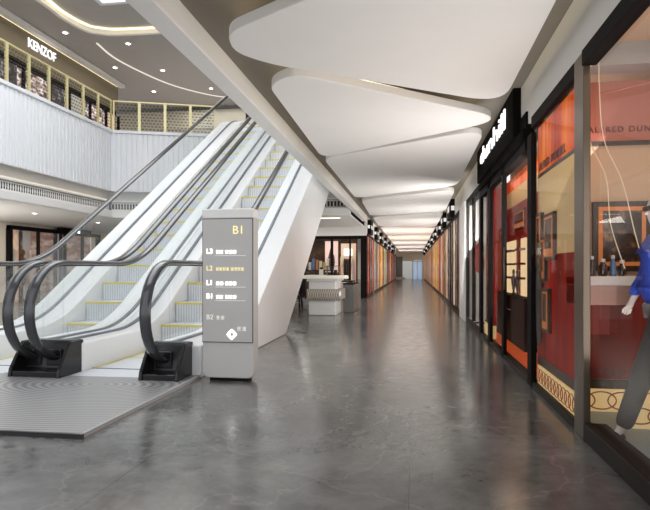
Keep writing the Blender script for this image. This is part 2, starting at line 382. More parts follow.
# end of the corridor
ew = MB().box(-6, -1.05, YE, YE + .2, 0, ZC).box(-1.05, .05, YE, YE + .2, 1.85, ZC).box(.9, 4, YE, YE + .2, 0, ZC).box(.05, .9, YE, YE + .2, 1.95, ZC)
struct('wall_end', ew, M['cream'])
struct('wall_end_lobby', box(-3, 3, YE + 4, YE + 4.2, 0, ZC), M['white'])
struct('ceiling_end', box(-3, 3, YE, YE + 4.2, ZC, ZC + .1), M['white'])
struct('wall_end_panel', box(-1.75, -1.05, YE - .12, YE, .25, 2.3), M['stone'])
struct('trim_2', box(-1.75, -.8, YE - 1.2, YE - .1, 0, .22), M['cream'])
t = thing('door_1', (.3, YE, 0), None, None); t['kind'] = 'structure'
box(.0, .9, YE - .02, YE + .02, .02, 1.78).build('door_glass', M['bluedoor'], t)
f = MB().box(-.08, .02, YE - .06, YE + .02, 0, 1.85).box(.88, .98, YE - .06, YE + .02, 0, 1.85).box(-.08, .98, YE - .06, YE + .02, 1.78, 1.86).box(.42, .48, YE - .06, YE + .02, 0, 1.78)
f.build('door_frame', M['white'], t)
# lower gallery ceiling (below the upper floor slab), left side and beyond the escalators
edge = [(UX, -1), (UX, 15.95), (-6.15, 17.0), (-6.15, 16.2), (-1.78, 16.2), (-1.78, 20.9), (-6.02, 20.9), (-6.02, 29), (-16, 29), (-16, -1)]
def inset(pts, d): return [(x - d if x == UX else x, y + (d if 15.9 < y < 17.1 else 0)) for x, y in pts]
struct('ceiling_gallery', MB().prism(inset(edge, .07), 2.65, 2.88), M['white'])
struct('ceiling_slab', MB().prism(inset(edge, .32), 2.88, Z2), M['white'])
struct('trim_3', MB().prism(inset(edge, .0), 2.64, 2.87), M['white'], .03)
# pierced grille band with oval holes
gb = thing('vent_grille', (UX, 9, 2.88), 'dark pierced oval grille band running round the atrium under the ribbed parapet', 'vent')
MB().prism(inset(edge, .22), 2.875, 3.13).build('backing', M['grille'], gb)
def run(p, q, step):
    p = Vector(p); q = Vector(q); L = (q - p).length; d = (q - p) / L; n = int(L / step); fr = MB(); ux = Vector((d.x, d.y, 0))
    def bar(a, b, za, zb): A = p + d * a; B = p + d * b; fr.tube([(A.x, A.y, za), (B.x, B.y, zb)], .011, 4)
    for i in range(n):
        c = p + d * (i + .5) * L / n
        pts = [Vector((c.x, c.y, 3.0)) + ux * (.058 * cos(2 * pi * k / 10)) + Vector((0, 0, .098 * sin(2 * pi * k / 10))) for k in range(10)]
        fr.tube(pts, .012, 4, True)
    bar(0, L, 2.895, 2.895); bar(0, L, 3.105, 3.105)
    fr.build('lattice', M['panelwhite'], gb)
run((UX - .205, 7), (UX - .205, 16.1), .085)
run((UX - .1, 16.12), (-6.15, 17.2), .085)
run((-3.2, 16.39), (-1.8, 16.39), .10)
# cove between the grille and the ribbed parapet, with a warm strip light
struct('trim_4', MB().prism(inset(edge, .12), 3.13, 3.18), M['white'], .01)
lt = thing('cove_light', (UX, 9, 3.2), 'thin warm light strip hidden under the ribbed parapet of the upper gallery', 'light strip')
box(UX - .23, UX - .19, 3, 16.0, 3.19, 3.215).build('strip', M['ledweak'], lt)
# ribbed parapet
def ribbed(p, q, z0, z1, step=.15, dep=.035):
    mb = MB(); p = Vector(p); q = Vector(q); L = (q - p).length; d = (q - p) / L; nrm = Vector((d.y, -d.x)); n = int(L / step); pts = []
    for i in range(n):
        for fr_, o in ((0, 0), (.62, 0), (.70, -dep), (.92, -dep)): pts.append(p + d * (i + fr_) * L / n + nrm * o)
    pts.append(q); N = len(pts)
    back = [c - nrm * .1 for c in pts]
    vs = [(c.x, c.y, z0) for c in pts] + [(c.x, c.y, z1) for c in pts] + [(c.x, c.y, z0) for c in back] + [(c.x, c.y, z1) for c in back]
    fs = []
    for i in range(N - 1):
        fs += [(i, i + 1, N + i + 1, N + i), (2 * N + i, 3 * N + i, 3 * N + i + 1, 2 * N + i + 1), (i, 2 * N + i, 2 * N + i + 1, i + 1), (N + i, N + i + 1, 3 * N + i + 1, 3 * N + i)]
    mb.add(vs, fs); return mb
struct('wall_parapet_side', ribbed((UX, 0), (UX, 15.95), 3.45, 5.23), M['rib'])
struct('wall_parapet_end', ribbed((UX, 15.95), (-6.12, 17.0), 3.45, 5.23), M['rib'])
cap = MB().box(UX - .16, UX + .05, 0, 15.95, 5.21, 5.30)
cap.prism([(UX + .05, 15.92), (-6.10, 16.95), (-6.12, 17.15), (UX - .16, 16.2), (UX - .16, 15.9)], 5.211, 5.301)
struct('trim_5', cap, M['cool'], .01)
# upper gallery: back walls and the grey atrium ceiling with a skylight
CZ = 7.92
cl = MB().box(-16, -7.90, -1, 32, CZ, 8.1).box(-2.6, -1.6, -1, 32, CZ, 8.1).box(-7.90, -2.6, 13.46, 32, CZ, 8.1).box(-7.90, -2.6, -1, 1.5, CZ, 8.1)
struct('ceiling_atrium', cl, M['grey'])
struct('wall_gallery_end', box(-16, -1.6, 27.3, 27.5, Z2, CZ), M['cream'])
struct('wall_gallery_side', box(-11.25, -11.0, -1, 19.65, Z2, CZ).box(-16, -11.0, 19.45, 19.65, Z2, CZ), M['cream'])
struct('wall_lower_left', box(-13.5, -13.2, -1, 16.70, 0, 2.67).box(-13.5, -13.2, 22.15, 29, 0, 2.67).box(-13.5, -13.2, 16.70, 22.15, 2.53, 2.67), M['cream'])
struct('wall_lower_end', box(-16, -6.0, 29.0, 29.2, 0, 2.67), M['cream'])
# skylight
sk = thing('skylight', (-5.25, 7.5, CZ), 'bright rectangular skylight set in the grey atrium ceiling', 'skylight')
box(-7.90, -2.6, 1.5, 13.46, 8.16, 8.2).build('pane', M['sky'], sk)
f = MB().box(-7.96, -7.84, 1.45, 13.52, 7.88, 8.16).box(-2.66, -2.54, 1.45, 13.52, 7.88, 8.16).box(-7.84, -2.66, 13.40, 13.52, 7.88, 8.16).box(-7.84, -2.66, 1.45, 1.57, 7.88, 8.16)
for y in (4.5, 7.5, 10.5): f.box(-7.84, -2.66, y - .04, y + .04, 8.0, 8.14)
f.build('frame', M['cool'], sk)
cv = thing('ceiling_cove', (-7, 9, 7.8), 'curved glowing cream cove line swooping round the skylight in the grey ceiling', 'cove light')
path = [(-9.77, 5.7), (-9.66, 9.6), (-9.26, 12.7), (-9.27, 13.85), (-9.12, 14.65), (-8.84, 14.94), (-8.18, 15.11), (-5.9, 15.17), (-3.6, 15.17)]
def smooth_path(p, n=6):
    P = [Vector(q) for q in p]; out = []
    for i in range(len(P) - 1):
        a, b, c, d = P[max(i - 1, 0)], P[i], P[i + 1], P[min(i + 2, len(P) - 1)]
        for k in range(n):
            t = k / n; out.append(.5 * ((2 * b) + (c - a) * t + (2 * a - 5 * b + 4 * c - d) * t * t + (-a + 3 * b - 3 * c + d) * t ** 3))
    out.append(P[-1]); return out
def ribbon(path, w, z0, z1):
    mb = MB(); sp = smooth_path(path); n = len(sp); vs = []
    for i, p in enumerate(sp):
        d = (sp[min(i + 1, n - 1)] - sp[max(i - 1, 0)]).normalized(); nn = Vector((d.y, -d.x)) * w / 2
        for q, z in ((p - nn, z0), (p + nn, z0), (p + nn, z1), (p - nn, z1)): vs.append((q.x, q.y, z))
    fs = [(4 * i + k, 4 * i + (k + 1) % 4, 4 * i + 4 + (k + 1) % 4, 4 * i + 4 + k) for i in range(n - 1) for k in range(4)]
    fs += [(3, 2, 1, 0), (4 * n - 4, 4 * n - 3, 4 * n - 2, 4 * n - 1)]
    return mb.add(vs, fs)
ribbon([(x + .13, y - .16) for x, y in path], .05, 7.87, 7.90).build('light_strip', M['ledsoft'], cv)
ribbon(path, .10, 7.78, CZ).build('lip', M['panelwhite'], cv)
ln = thing('linear_ceiling_light', (-8.9, 18, 7.9), 'thin curved pale light line sweeping across the grey atrium ceiling', 'light strip')
ribbon([(-9.44, 15.81), (-9.52, 17.2), (-9.06, 19.27), (-8.42, 20.53), (-7.5, 21.5), (-6.2, 22.0)], .05, 7.895, CZ).build('strip', emis('pale_line_glow', (1, .93, .8), .9), ln)
cove2 = thing('gallery_cornice', (-10.7, 10, 7.8), 'gold-lit cornice line above the olive brown shop fascia of the upper gallery', 'cornice')
box(-10.74, -10.54, 4, 19.55, 7.78, 7.90).build('lip', M['panelwhite'], cove2)
box(-10.86, -10.80, 4, 19.55, 7.84, 7.88).build('light_strip', M['ledsoft'], cove2)
locs = [((-9.9, 14.94), 'nearest the shop fascia, closest to the letters'), ((-8.51, 15.96), 'just beyond the curved cove'),
        ((-9.96, 17.79), 'between the fascia and the curved light line'), ((-8.49, 18.31), 'right of the curved light line'),
        ((-9.83, 20.42), 'farthest left, above the end of the gallery'), ((-7.53, 20.41), 'beside the beam at the far right')]
proto = None
for (x, y), w in locs:
    lab = 'small round ceiling downlight ' + w
    if proto is None:
        proto = thing('downlight', (x, y, 7.89), lab, 'ceiling light', 'downlights in the grey atrium ceiling')
        MB().lathe([(.10, 0), (.12, .03), (.08, .03)], (x, y, 7.89), 20).build('rim', M['panelwhite'], proto)
        MB().lathe([(.06, -.004), (.075, .01)], (x, y, 7.89), 20).build('lens', M['lamp'], proto); p0 = (x, y)
    else: dup(proto, (x - p0[0], y - p0[1], 0), lab)

# ------------------------------------------------------------------ floating ceiling panels of the corridor
panels = [
 ([(-1.30, -.8), (-1.30, 2.9), (.88, 1.75), (.88, -.8)], [.3] * 4, 'white floating ceiling panel almost overhead, before the first one fully in view'),
 ([(-1.27, 3.74), (-1.33, 4.08), (-1.12, 4.37), (.87, 5.76), (.85, 2.42)], [.15, .15, .25, .5, .3], 'big white floating ceiling panel nearest the camera, its blunt nose pointing left'),
 ([(-1.00, 4.60), (-1.27, 4.88), (-1.32, 8.20), (1.03, 6.36)], [.2, .3, .4, .5], 'second white ceiling panel, a rounded triangle pointing right'),
 ([(-1.31, 8.2), (-1.31, 12.98), (.85, 11.35), (.84, 6.78)], [.35, .4, .4, .5], 'third white ceiling panel, spanning past the black sign box'),
]
y = 13.1
seq = [([(-1.22, 0.3), (-1.3, 4.3), (.9, 3.2), (.86, -1.2)], 'fourth'), ([(-1.28, 4.75), (-1.28, 8.6), (.88, 9.2), (.88, 3.7)], 'fifth'),
       ([(-1.28, 9.0), (-1.28, 14.6), (.88, 13.4), (.88, 9.7)], 'sixth'), ([(-1.28, 15.0), (-1.28, 19.0), (.88, 20.4), (.88, 13.9)], 'seventh'),
       ([(-1.28, 19.5), (-1.28, 26.4), (.88, 25.2), (.88, 20.9)], 'eighth'), ([(-1.28, 26.9), (-1.28, 34.0), (.88, 35.4), (.88, 25.8)], 'ninth'),
       ([(-1.28, 34.5), (-1.28, 44.3), (.88, 44.3), (.88, 35.9)], 'tenth and last')]
for pts, w in seq: panels.append(([(a, b + y) for a, b in pts], [.4] * 4, w + ' white ceiling panel along the corridor counting away from the camera'))
for pts, r, lab in panels:
    rp = rpoly(pts, r, 8); cx = sum(p[0] for p in rp) / len(rp); cy = sum(p[1] for p in rp) / len(rp)
    t = thing('ceiling_panel', (cx, cy, 2.72), lab, 'ceiling panel', 'white floating panels under the dark corridor ceiling')
    MB().prism(rp, 2.72, 2.80).build('panel', M['panelwhite'], t, .008)
    # led strip on top of the panel, set in from the rim
    ins = [(cx + (a - cx) * .90, cy + (b - cy) * .93) for a, b in rp]
    led = MB(); led.tube([(a, b, 2.815) for a, b in ins], .012, 5, True)
    led.build('led_strip', M['led'], t)
    hg = MB()
    for dx, dy in ((-.4, -.5), (.4, .5)): hg.tube([(cx + dx * .6, cy + dy, 2.80), (cx + dx * .6, cy + dy, ZC + .01)], .012, 6)
    hg.build('hanger', M['dark'], t)

# ------------------------------------------------------------------ escalators
K = math.tan(radians(30.5)); T0 = 7.08; TT = T0 + Z2 / K; W = .55
def zc(t):
    def ramp(t, t0):
        if t <= t0 - W: return 0
        if t >= t0 + W: return K * (t - t0)
        return K * (t - t0 + W) ** 2 / (4 * W)
    return ramp(t, T0) - ramp(t, TT)
TS = [5.42] + [5.8 + i * .12 for i in range(96)]
TS = [t for t in TS if t < 16.9] + [16.9]
def bottom(t): return 0.0 if t < 9.25 else min((t - 9.25) * .615, 4.3)
def plinth(a0, a1, name, parent, t0=5.42, m='deck'):
    ts = [t0] + [t for t in TS if t > t0 + .05]
    return MB().strip([(t, zc(t) + .33) for t in ts], [(t, bottom(t)) for t in ts], a0, a1).build(name, M[m], parent, .02, 2)
def rail_path():
    p = []
    for k in range(0, 21):                                   # lower turn, from the newel round to the top
        a = radians(-80 - 190 * k / 20); p.append((5.42 + .50 * cos(a), .665 + .485 * sin(a)))
    ts = [5.6 + i * .12 for i in range(100)]
    p += [(t, zc(t) + 1.15) for t in ts if t < 16.6]
    for k in range(1, 16):
        a = radians(90 - 170 * k / 15); p.append((16.6 + .42 * cos(a), Z2 + .73 + .42 * sin(a)))
    return p
RP = rail_path()
def glass_poly():
    p = []
    for k in range(0, 21):
        a = radians(-90 - 180 * k / 20); p.append((5.44 + .46 * cos(a), .67 + .455 * sin(a)))
    return p
def balustrade(X, parent):
    ts = [5.44] + [t for t in TS if t > 5.6]
    g = MB().strip([(t, zc(t) + 1.13) for t in ts], [(t, zc(t) + .33) for t in ts], X - .006, X + .006)
    g.prism([(a, b) for a, b in glass_poly() if b > .2] , X - .006, X + .006, 'x')
    g.build('glass_balustrade', M['escglass'], parent)
    sec = [(.057 * cos(a), .012 + .028 * sin(a)) for a in [2 * pi * k / 12 for k in range(12)]]
    MB().sweep(RP, sec, X).build('handrail', M['rubber'], parent)
    sec2 = [(-.022, -.022), (.022, -.022), (.022, .0), (-.022, .0)]
    MB().sweep(RP, sec2, X).build('rail_track', M['dark'], parent)
    MB().strip([(t, zc(t) + .352) for t in ts], [(t, zc(t) + .325) for t in ts], X - .022, X + .022).build('glass_channel', M['channel'], parent)
STEP = []
for k in range(19): STEP.append((6.82 + .458 * k, .055 + .275 * k))
def escalator(sl, sr, gl, gr, ol, orr, lab, newels):
    t = thing('escalator', ((sl + sr) / 2, 7, 0), lab, 'escalator', 'escalators rising to the upper gallery')
    plinth(ol, sl, 'inner_deck' if False else 'side_deck', t); plinth(sr, orr, 'side_deck', t)
    ts = [t_ for t_ in TS if t_ > 7.0]
    MB().strip([(a, zc(a) - .06) for a in ts], [(a, min(bottom(a) + .02, zc(a) - .1)) for a in ts], sl, sr).build('truss', M['clad'], t)
    balustrade(gl, t); balustrade(gr, t)
    for n in newels: n(t)
    # flat treads at the foot and at the head, with yellow side lines
    MB().box(sl, sr, 5.2, 6.82, -.01, .03).build('comb_plate', M['step'], t)
    yl = MB().box(sl + .01, sl + .035, 5.62, 6.82, .028, .034).box(sr - .035, sr - .01, 5.62, 6.82, .028, .034).box(sl, sr, 6.33, 6.36, .028, .034)
    yl.build('yellow_line', M['yellow'], t)
    MB().box(sl, sr, 5.60, 5.62, .028, .036).build('comb_strip', M['channel'], t)
    MB().box(sl, sr, 15.06, 16.9, 4.9, 5.06).build('upper_comb_plate', M['cool'], t)
    st0 = None
    for k, (a, z) in enumerate(STEP):
        if st0 is None:
            mb = MB(); mb.prism([(a, z), (a + .47, z), (a + .47, z - .06), (a + .06, z - .06), (a + .02, z - .29), (a, z - .29)], sl + .006, sr - .006, 'x')
            st0 = mb.build('step', M['step'], t)
            MB().box(sl + .006, sr - .006, a - .006, a + .045, z - .022, z + .005).build('step_edging', M['yellow'], st0)
            base = (a, z)
        else:
            c = st0.copy(); COL.objects.link(c); c.parent = t; c.location = (0, a - base[0], z - base[1])
            for ch in st0.children:
                d = ch.copy(); COL.objects.link(d); d.parent = c
    return t
def newel(x0, x1, y0, y1, h, parent, X):
    w = .035; ym = y0 + .27
    prof = [(y0 + .03, 0), (y0, .03), (y0 + .02, .11), (y0 + .20, h), (y1, h), (y1, 0)]
    mb = MB().prism(prof, x0, x0 + w, 'x').prism(prof, x1 - w, x1, 'x')
    mb.box(x0 + w, x1 - w, y0 + .02, ym, 0, .085)
    b = mb.build('newel_base', M['newel'], parent, .008)
    MB().prism([(ym - .02, .085), (ym + .02, h - .03), (ym + .04, h), (y1 + .02, h), (y1 + .02, .0), (ym - .02, 0)], x0 + w, x1 - w, 'x').build('newel_body', M['newel2'], b, .006)
    for xx in X: MB().box(xx - .085, xx + .085, ym - .03, ym + .02, .105, .275).build('handrail_inlet', M['newel'], b, .01)
e1 = escalator(-3.40, -2.66, -3.63, -2.45, -3.78, -2.10, 'right-hand white escalator with yellow-edged steps, beside the grey directory pillar',
   [lambda p: newel(-2.60, -2.20, 5.06, 5.45, .36, p, [-2.45]), lambda p: newel(-3.97, -3.41, 5.04, 5.46, .36, p, [-3.63, -3.86])])
e2 = escalator(-4.80, -4.14, -5.10, -3.86, -5.42, -3.781, 'left-hand white escalator, the farther one beside the lower shops',
   [lambda p: newel(-5.34, -4.86, 5.06, 5.44, .36, p, [-5.10])])
# ridged landing plate
lp = thing('landing_plate', (-3.7, 4.3, 0), 'grey ridged metal landing plate on the floor at the foot of the escalators', 'floor plate')
MB().box(-5.5, -2.13, 3.37, 5.55, .0, .028).build('ridged_plate', M['mat'], lp)
MB().box(-5.5, -2.105, 3.35, 3.375, .0, .03).build('front_edge', M['newel2'], lp)
MB().box(-2.13, -2.112, 3.375, 5.45, .0, .030).build('side_trim', M['stepgrey'], lp)

# ------------------------------------------------------------------ directory pillar
kx0, kx1, ky0, ky1, kh = -2.045, -1.525, 5.30, 5.47, 1.68
kk = thing('directory_pillar', ((kx0 + kx1) / 2, (ky0 + ky1) / 2, 0), 'light grey floor directory pillar with glowing B1 lettering, standing beside the right escalator', 'directory sign')
prof = rpoly([(kx0, .03), (kx1, .03), (kx1, kh), (kx0, kh)], [.07, .07, .02, .02], 6)
MB().prism(prof, ky0, ky1, 'y').build('body', M['kiosk'], kk, .012)
MB().box(kx0 - .002, kx1 + .002, ky0 - .006, ky1 + .002, 1.588, kh + .004).build('cap', M['kioskcap'], kk, .012)
MB().box(kx0 + .07, kx1 - .06, ky0 + .015, ky1 - .02, 0, .04).build('plinth', M['black'], kk)
MB().box(kx0 + .004, kx1 - .004, ky0 - .010, ky0 + .005, .378, 1.588).build('display_surround', M['line'], kk)
dsp = MB().box(kx0 + .011, kx1 - .011, ky0 - .014, ky0, .386, 1.581).build('display', M['display'], kk)
dy = ky0 - .015; sc = 9.85e-3
def kz(py): return 1.1 + (268.5 - py) * 5.50 / 565
def kx(px): return kx0 + (px - 202.5) / 54.5 * (kx1 - kx0)
def ktext(b, px, py, h, m, name): return text(b, h, (kx(px), dy, kz(py)), (1, 0, 0), (0, 0, 1), m, name, dsp, .004)
ktext('B1', 235, 234, .115, M['goldlit'], 'floor_number')
def glyphs(px, py, n, m, w=.040, gap=.008, h=.040, name='glyph_row', skip=()):
    mb = MB(); x = kx(px); z = kz(py)
    rg = random.Random(int(px * 7 + py))
    for i in range(n):
        if i in skip: x += w * .5; continue
        for zz in (0, .45, .9): mb.box(x, x + w, dy - .004, dy, z + h * zz, z + h * (zz + .12))
        for xx in rg.sample([.05, .3, .5, .72, .88], 3): mb.box(x + w * xx, x + w * (xx + .12), dy - .004, dy, z + h * (.0 if rg.random() < .7 else .4), z + h)
        x += w + gap
    mb.build(name, m, dsp)
for lb, py, mm, n in (('L3', 253.5, 'lit', 6), ('L2', 270.5, 'goldlit', 9), ('L1', 285, 'lit', 6), ('B1', 298.5, 'lit', 6), ('B2', 319.5, 'lit', 2)):
    ktext(lb, 207.3, py, .068, M['lit' if mm == 'lit' and lb != 'B2' else ('litdim' if lb == 'B2' else mm)], 'floor_code')
    if n == 6: glyphs(218, py, 6, M[mm], .029, .010, .030, skip=(2,)); MB().box(kx(217), kx(249), dy - .002, dy, kz(py + 2.3), kz(py + 1.9)).build('underline', M['litdim'], dsp)
    elif n == 9: glyphs(218, py, 9, M[mm], .025, .009, .028, skip=(4,))
    else: glyphs(218.5, py, 2, M['litdim'], .030, .014, .034)
glyphs(240.5, 330.5, 2, M['litdim'], .034, .018, .036)
g = MB(); cx, cz = kx(234.5), kz(334.3)
for k in range(8):
    a0 = pi / 4 * k; a1 = a0 + pi / 4; f0 = .052 if k % 2 == 0 else .040; f1 = .052 if (k + 1) % 2 == 0 else .040
    g.prism([(cx + .020 * cos(a0), cz + .020 * sin(a0)), (cx + f0 * cos(a0), cz + f0 * sin(a0)), (cx + f1 * cos(a1), cz + f1 * sin(a1)), (cx + .020 * cos(a1), cz + .020 * sin(a1))], dy - .004, dy, 'y')
g.build('diamond_icon', M['lit'], dsp)

# ------------------------------------------------------------------ upper gallery railings
def railing(p, q, n, lab, z0=5.30, z1=6.22):
    p = Vector(p); q = Vector(q); d = (q - p).normalized(); L = (q - p).length
    t = thing('gallery_railing', ((p.x + q.x) / 2, (p.y + q.y) / 2, z0), lab, 'railing')
    def seg(a, b, w, za, zb, name, m):
        nn = Vector((d.y, -d.x)) * w / 2; A = p + d * a; B = p + d * b
        o = MB().prism([tuple(A - nn), tuple(B - nn), tuple(B + nn), tuple(A + nn)], za, zb).build(name, m, t)
        if name == 'glass_pane':
            uv = o.data.uv_layers.new(name='uv')
            for l in o.data.loops:
                v = o.data.vertices[l.vertex_index].co + wloc(t)
                uv.data[l.index].uv = ((Vector((v.x, v.y)) - p).dot(d), v.z)
        return o
    seg(0, L, .05, z1 - .035, z1, 'top_rail', M['gold'])
    for i in range(n + 1):
        a = i * L / n; seg(max(a - .04, 0), min(a + .04, L), .05, z0, z1 - .035, 'post', M['gold'])
        if i < n: seg(a + .045, (i + 1) * L / n - .045, .012, z0 + .02, z1 - .05, 'glass_pane', M['frit'])
railing((UX - .04, 8.5), (UX - .04, 15.99), 10, 'long gold-posted dotted glass railing in front of the upper shop windows')
railing((UX - .0, 16.02), (-6.16, 17.07), 4, 'short gold-posted glass railing turning towards the escalator head')

# upper shop (behind the railing)
us = thing('upper_boutique', (-10.9, 13, Z2), 'upper gallery shop front with white KENZOF lettering on an olive brown fascia', 'shop front')
box(-10.99, -10.79, 4, 19.5, 6.90, 7.80).build('fascia', M['brown'], us)
box(-10.99, -10.84, 4, 19.45, 6.76, 6.90).build('header', M['black'], us)
box(-10.99, -10.97, 4, 19.4, Z2, 6.76).build('display_panel', M['merch'], us)
cols = ['d_dark', 'd_white', 'merch', 'd_tan', 'd_dark', 'merch']
k = 0; yy = 9.0
while yy < 19.0:
    wd = min(.6 + random.random() * .35, 19.4 - yy)
    box(-10.95, -10.88, yy, yy + wd, Z2, 6.74).build('display_panel', M[cols[k % 6]], us); k += 1; yy += wd + .4
    box(-10.90, -10.82, yy - .20, yy - .13, Z2, 6.76).build('mullion', M['black'], us)
text('KENZOF', .35, (-10.78, 14.5, 7.39), (0, 1, 0), (0, 0, 1), emis('sign_white', (1, 1, 1), 1.6), 'lettering', us, .02, 1.1, .004, .92)
fs = thing('far_boutique', (-9, 23, Z2), 'distant upper gallery shop seen through the short railing, with red and white goods', 'shop front')
box(-13, -3.5, 22.8, 23.0, Z2, 7.0).build('display_panel', M['d_white'], fs)
for i in range(6): box(-12.6 + i * 1.45, -11.7 + i * 1.45, 22.6, 22.8, Z2 + .4, 6.6).build('shelf', M[['merch', 'd_red', 'merch', 'd_tan', 'd_white', 'd_dark'][i]], fs)
box(-13, -3.5, 22.65, 23.0, 7.0, 7.75).build('fascia', M['cream'], fs)

# ------------------------------------------------------------------ shops: generic window bays
def bay(side, X, y0, y1, z1, colours, lab, cat='shop front', group=None, sign=None, base=.12, rec=0):
    """shop window in a wall plane X; side=+1 room lies towards +X"""
    s = side; t = thing('boutique', (X + s * .2, (y0 + y1) / 2, 0), lab, cat, group)
    def bx(xa, xb, *r): a, b = X + s * xa, X + s * xb; return MB().box(min(a, b), max(a, b), *r)
    bx(-.014, .05, y0, y0 + .05, 0, z1).build('side_post', M['dark'], t); bx(-.014, .05, y1 - .05, y1, 0, z1).build('side_post', M['dark'], t); bx(-.016, .12, y0, y1, z1 - .10, z1).build('header', M['black'], t)
    bx(-.012, .004, y0 + .05, y1 - .05, 0, base).build('base_rail', M['dark'], t)
    bx(-.008, -.002, y0 + .05, y1 - .05, base, z1 - .1).build('glass_pane', M['farglass'], t)
    n = len(colours); w = (y1 - y0) / n
    for i, c in enumerate(colours):
        bx(rec + .006 + .006 * (i % 2), rec + .14, y0 + i * w, y0 + (i + 1) * w - .02, .0, z1).build('display_panel', M[c], t)
        if i: bx(-.012, .05, y0 + i * w - .03, y0 + i * w + .03, base, z1 - .1).build('mullion', M['black' if i % 2 else 'bronze'], t)
    if sign:
        ya, yb, za, zb = sign
        b = bx(-.14, .02, ya, yb, za, zb).build('sign_box', M['black'], t)
        cz = (za + zb) / 2
        MB().box(*sorted((X - s * .10, X - s * .01)), ya - .012, ya, cz - .05, cz + .07).build('lit_mark', M['litdim'], b)
        MB().box(*sorted((X - s * .152, X - s * .14)), ya + .12, min(ya + .7, yb - .1), cz - .07, cz + .07).build('lit_mark', M['litdim'], b)
    return t

# right side: D window, white column, then the far row
bay(1, XR, 9.62, 12.0, 2.50, ['d_white', 'd_white'], 'pale shop window with a coral red garment, next to the dark red shop', rec=.20)
struct('floor_window_recess', box(XR, XR + .2, 9.70, 11.9, 0, .10), M['white'])
struct('wall_column', box(XR - .04, XR + .4, 12.0, 13.4, 0, 2.5), M['white'], .01)
tg = thing('dress_form', (XR + .10, 10.62, .0), 'coral red top on a slim black display stand behind the pale shop window', 'clothes display')
MB().lathe([(.03, 0), (.075, .05), (.085, .2), (.07, .34), (.08, .48), (.03, .54), (.02, .56)], (XR + .10, 10.62, 1.02), 16).build('top', M['pink'], tg)
MB().lathe([(.09, 0), (.09, .02), (.012, .03), (.012, .93)], (XR + .10, 10.62, 0.1), 12).build('stand', M['black'], tg)
MB().lathe([(.012, 0), (.02, .04), (.012, .08)], (XR + .10, 10.62, 1.58), 10).build('neck', M['black'], tg)
rowR = [(13.4, 17.0, ['d_brown', 'd_dark', 'd_tan', 'd_dark'], 'black and brown shop front just past the white column', 'first'),
        (17.2, 20.6, ['d_dark', 'd_tan', 'd_brown'], None, 'second'), (20.8, 24.4, ['d_orange', 'd_tan', 'd_red'], None, 'third'),
        (24.6, 29.0, ['d_orange', 'd_gold', 'd_orange'], None, 'fourth'), (29.2, 34.4, ['d_gold', 'd_orange', 'd_brown'], None, 'fifth'),
        (34.6, 41.0, ['d_orange', 'd_brown', 'd_tan'], None, 'sixth'), (41.2, 48.8, ['d_brown', 'd_orange', 'd_brown'], None, 'seventh'),
        (49.0, 57.9, ['d_orange', 'd_brown', 'd_tan'], None, 'eighth')]
for y0, y1, c, lab, w in rowR:
    t = bay(1, XR, y0, y1, 2.50, c, lab or f'{w} shop front along the right wall past the white column', sign=(y0 + (y1 - y0) * .55, y0 + (y1 - y0) * .85, 2.45, 2.95), group='far shop fronts on the right')
for (y0, y1, c, lab, w) in rowR[:-1]:
    struct('trim_6', box(XR, XR + .4, y1, y1 + .2, 0, 2.5), M['cream'])
# left side beyond the corner
rowL = [(21.2, 24.6, ['d_red', 'd_dark', 'd_red'], 'first', 'dark red'), (25.0, 28.6, ['d_white', 'd_brown', 'd_tan'], 'second', 'pale grey'), (28.9, 33.2, ['d_orange', 'd_gold', 'd_orange'], 'third', 'orange'),
        (33.5, 38.5, ['d_green', 'd_white', 'd_brown'], 'fourth', 'greenish'), (38.8, 44.6, ['d_red', 'd_brown', 'd_orange'], 'fifth', 'red and brown'), (44.9, 57.9, ['d_red', 'd_dark', 'd_brown'], 'last', 'dark red and black')]
for y0, y1, c, w, cn in rowL:
    bay(-1, XL, y0, y1, 2.42, c, f'{cn} shop front, {w} from the corner along the left wall', sign=(y0 + .1, y0 + (y1 - y0) * .35, 2.40, 2.93), group='far shop fronts on the left')
for (y0, y1, c, w, cn), nx in zip(rowL[:-1], rowL[1:]):
    struct('trim_7', box(XL - .4, XL, y1, nx[0], 0, 2.42), M['cream'])

# ------------------------------------------------------------------ the red shop on the right (bays A, B, C)
P0, P1 = 3.84, 4.05
rs = thing('boutique', (XR + .1, 6, 0), 'tall dark-framed glass front of the red shop nearest the camera on the right', 'shop front')
pst = MB().box(XR - .02, XR + .025, P0, P1, 0, 2.50); pst.build('corner_post', M['bronze'], rs, .006)
MB().box(XR - .02, XR + .03, 5.46, 5.64, 0, 2.36).build('entrance_post', M['black'], rs, .004)
for a, b in ((7.14, 7.30), (8.35, 8.62), (9.50, 9.62)): MB().box(XR - .01, XR + .03, a, b, 0, 2.45).build('entrance_post', M['black'], rs, .004)
MB().box(XR - .02, XR + .12, .6, P0, .0, .11).build('base_rail', M['dark'], rs, .006)
MB().box(XR - .01, XR + .08, P1, 9.5, .0, .05).build('base_rail', M['dark'], rs, .004)
MB().box(XR - .03, XR + .06, .6, P0, 2.40, 2.50).box(XR - .02, XR + .08, P1, 5.46, 2.40, 2.50).build('header', M['black'], rs, .004)
MB().box(XR - .01, XR + .08, 5.8, 9.5, 2.26, 2.36).build('header', M['black'], rs)
MB().box(XR + .02, XR + .03, .6, P0, .11, 2.40).build('glass_pane', M['shopglass'], rs)
MB().box(XR + .002, XR + .008, P1, 5.46, .05, 2.40).build('glass_pane', M['shopglass'], rs)
for a, b in ((7.30, 8.35), (8.62, 9.5)): MB().box(XR + .02, XR + .03, a, b, .05, 2.26).build('glass_pane', M['shopglass'], rs)
dg = MB().box(XR + .03, XR + .042, 5.64, 7.14, .05, 2.26).build('glass_door', M['shopglass'], rs)
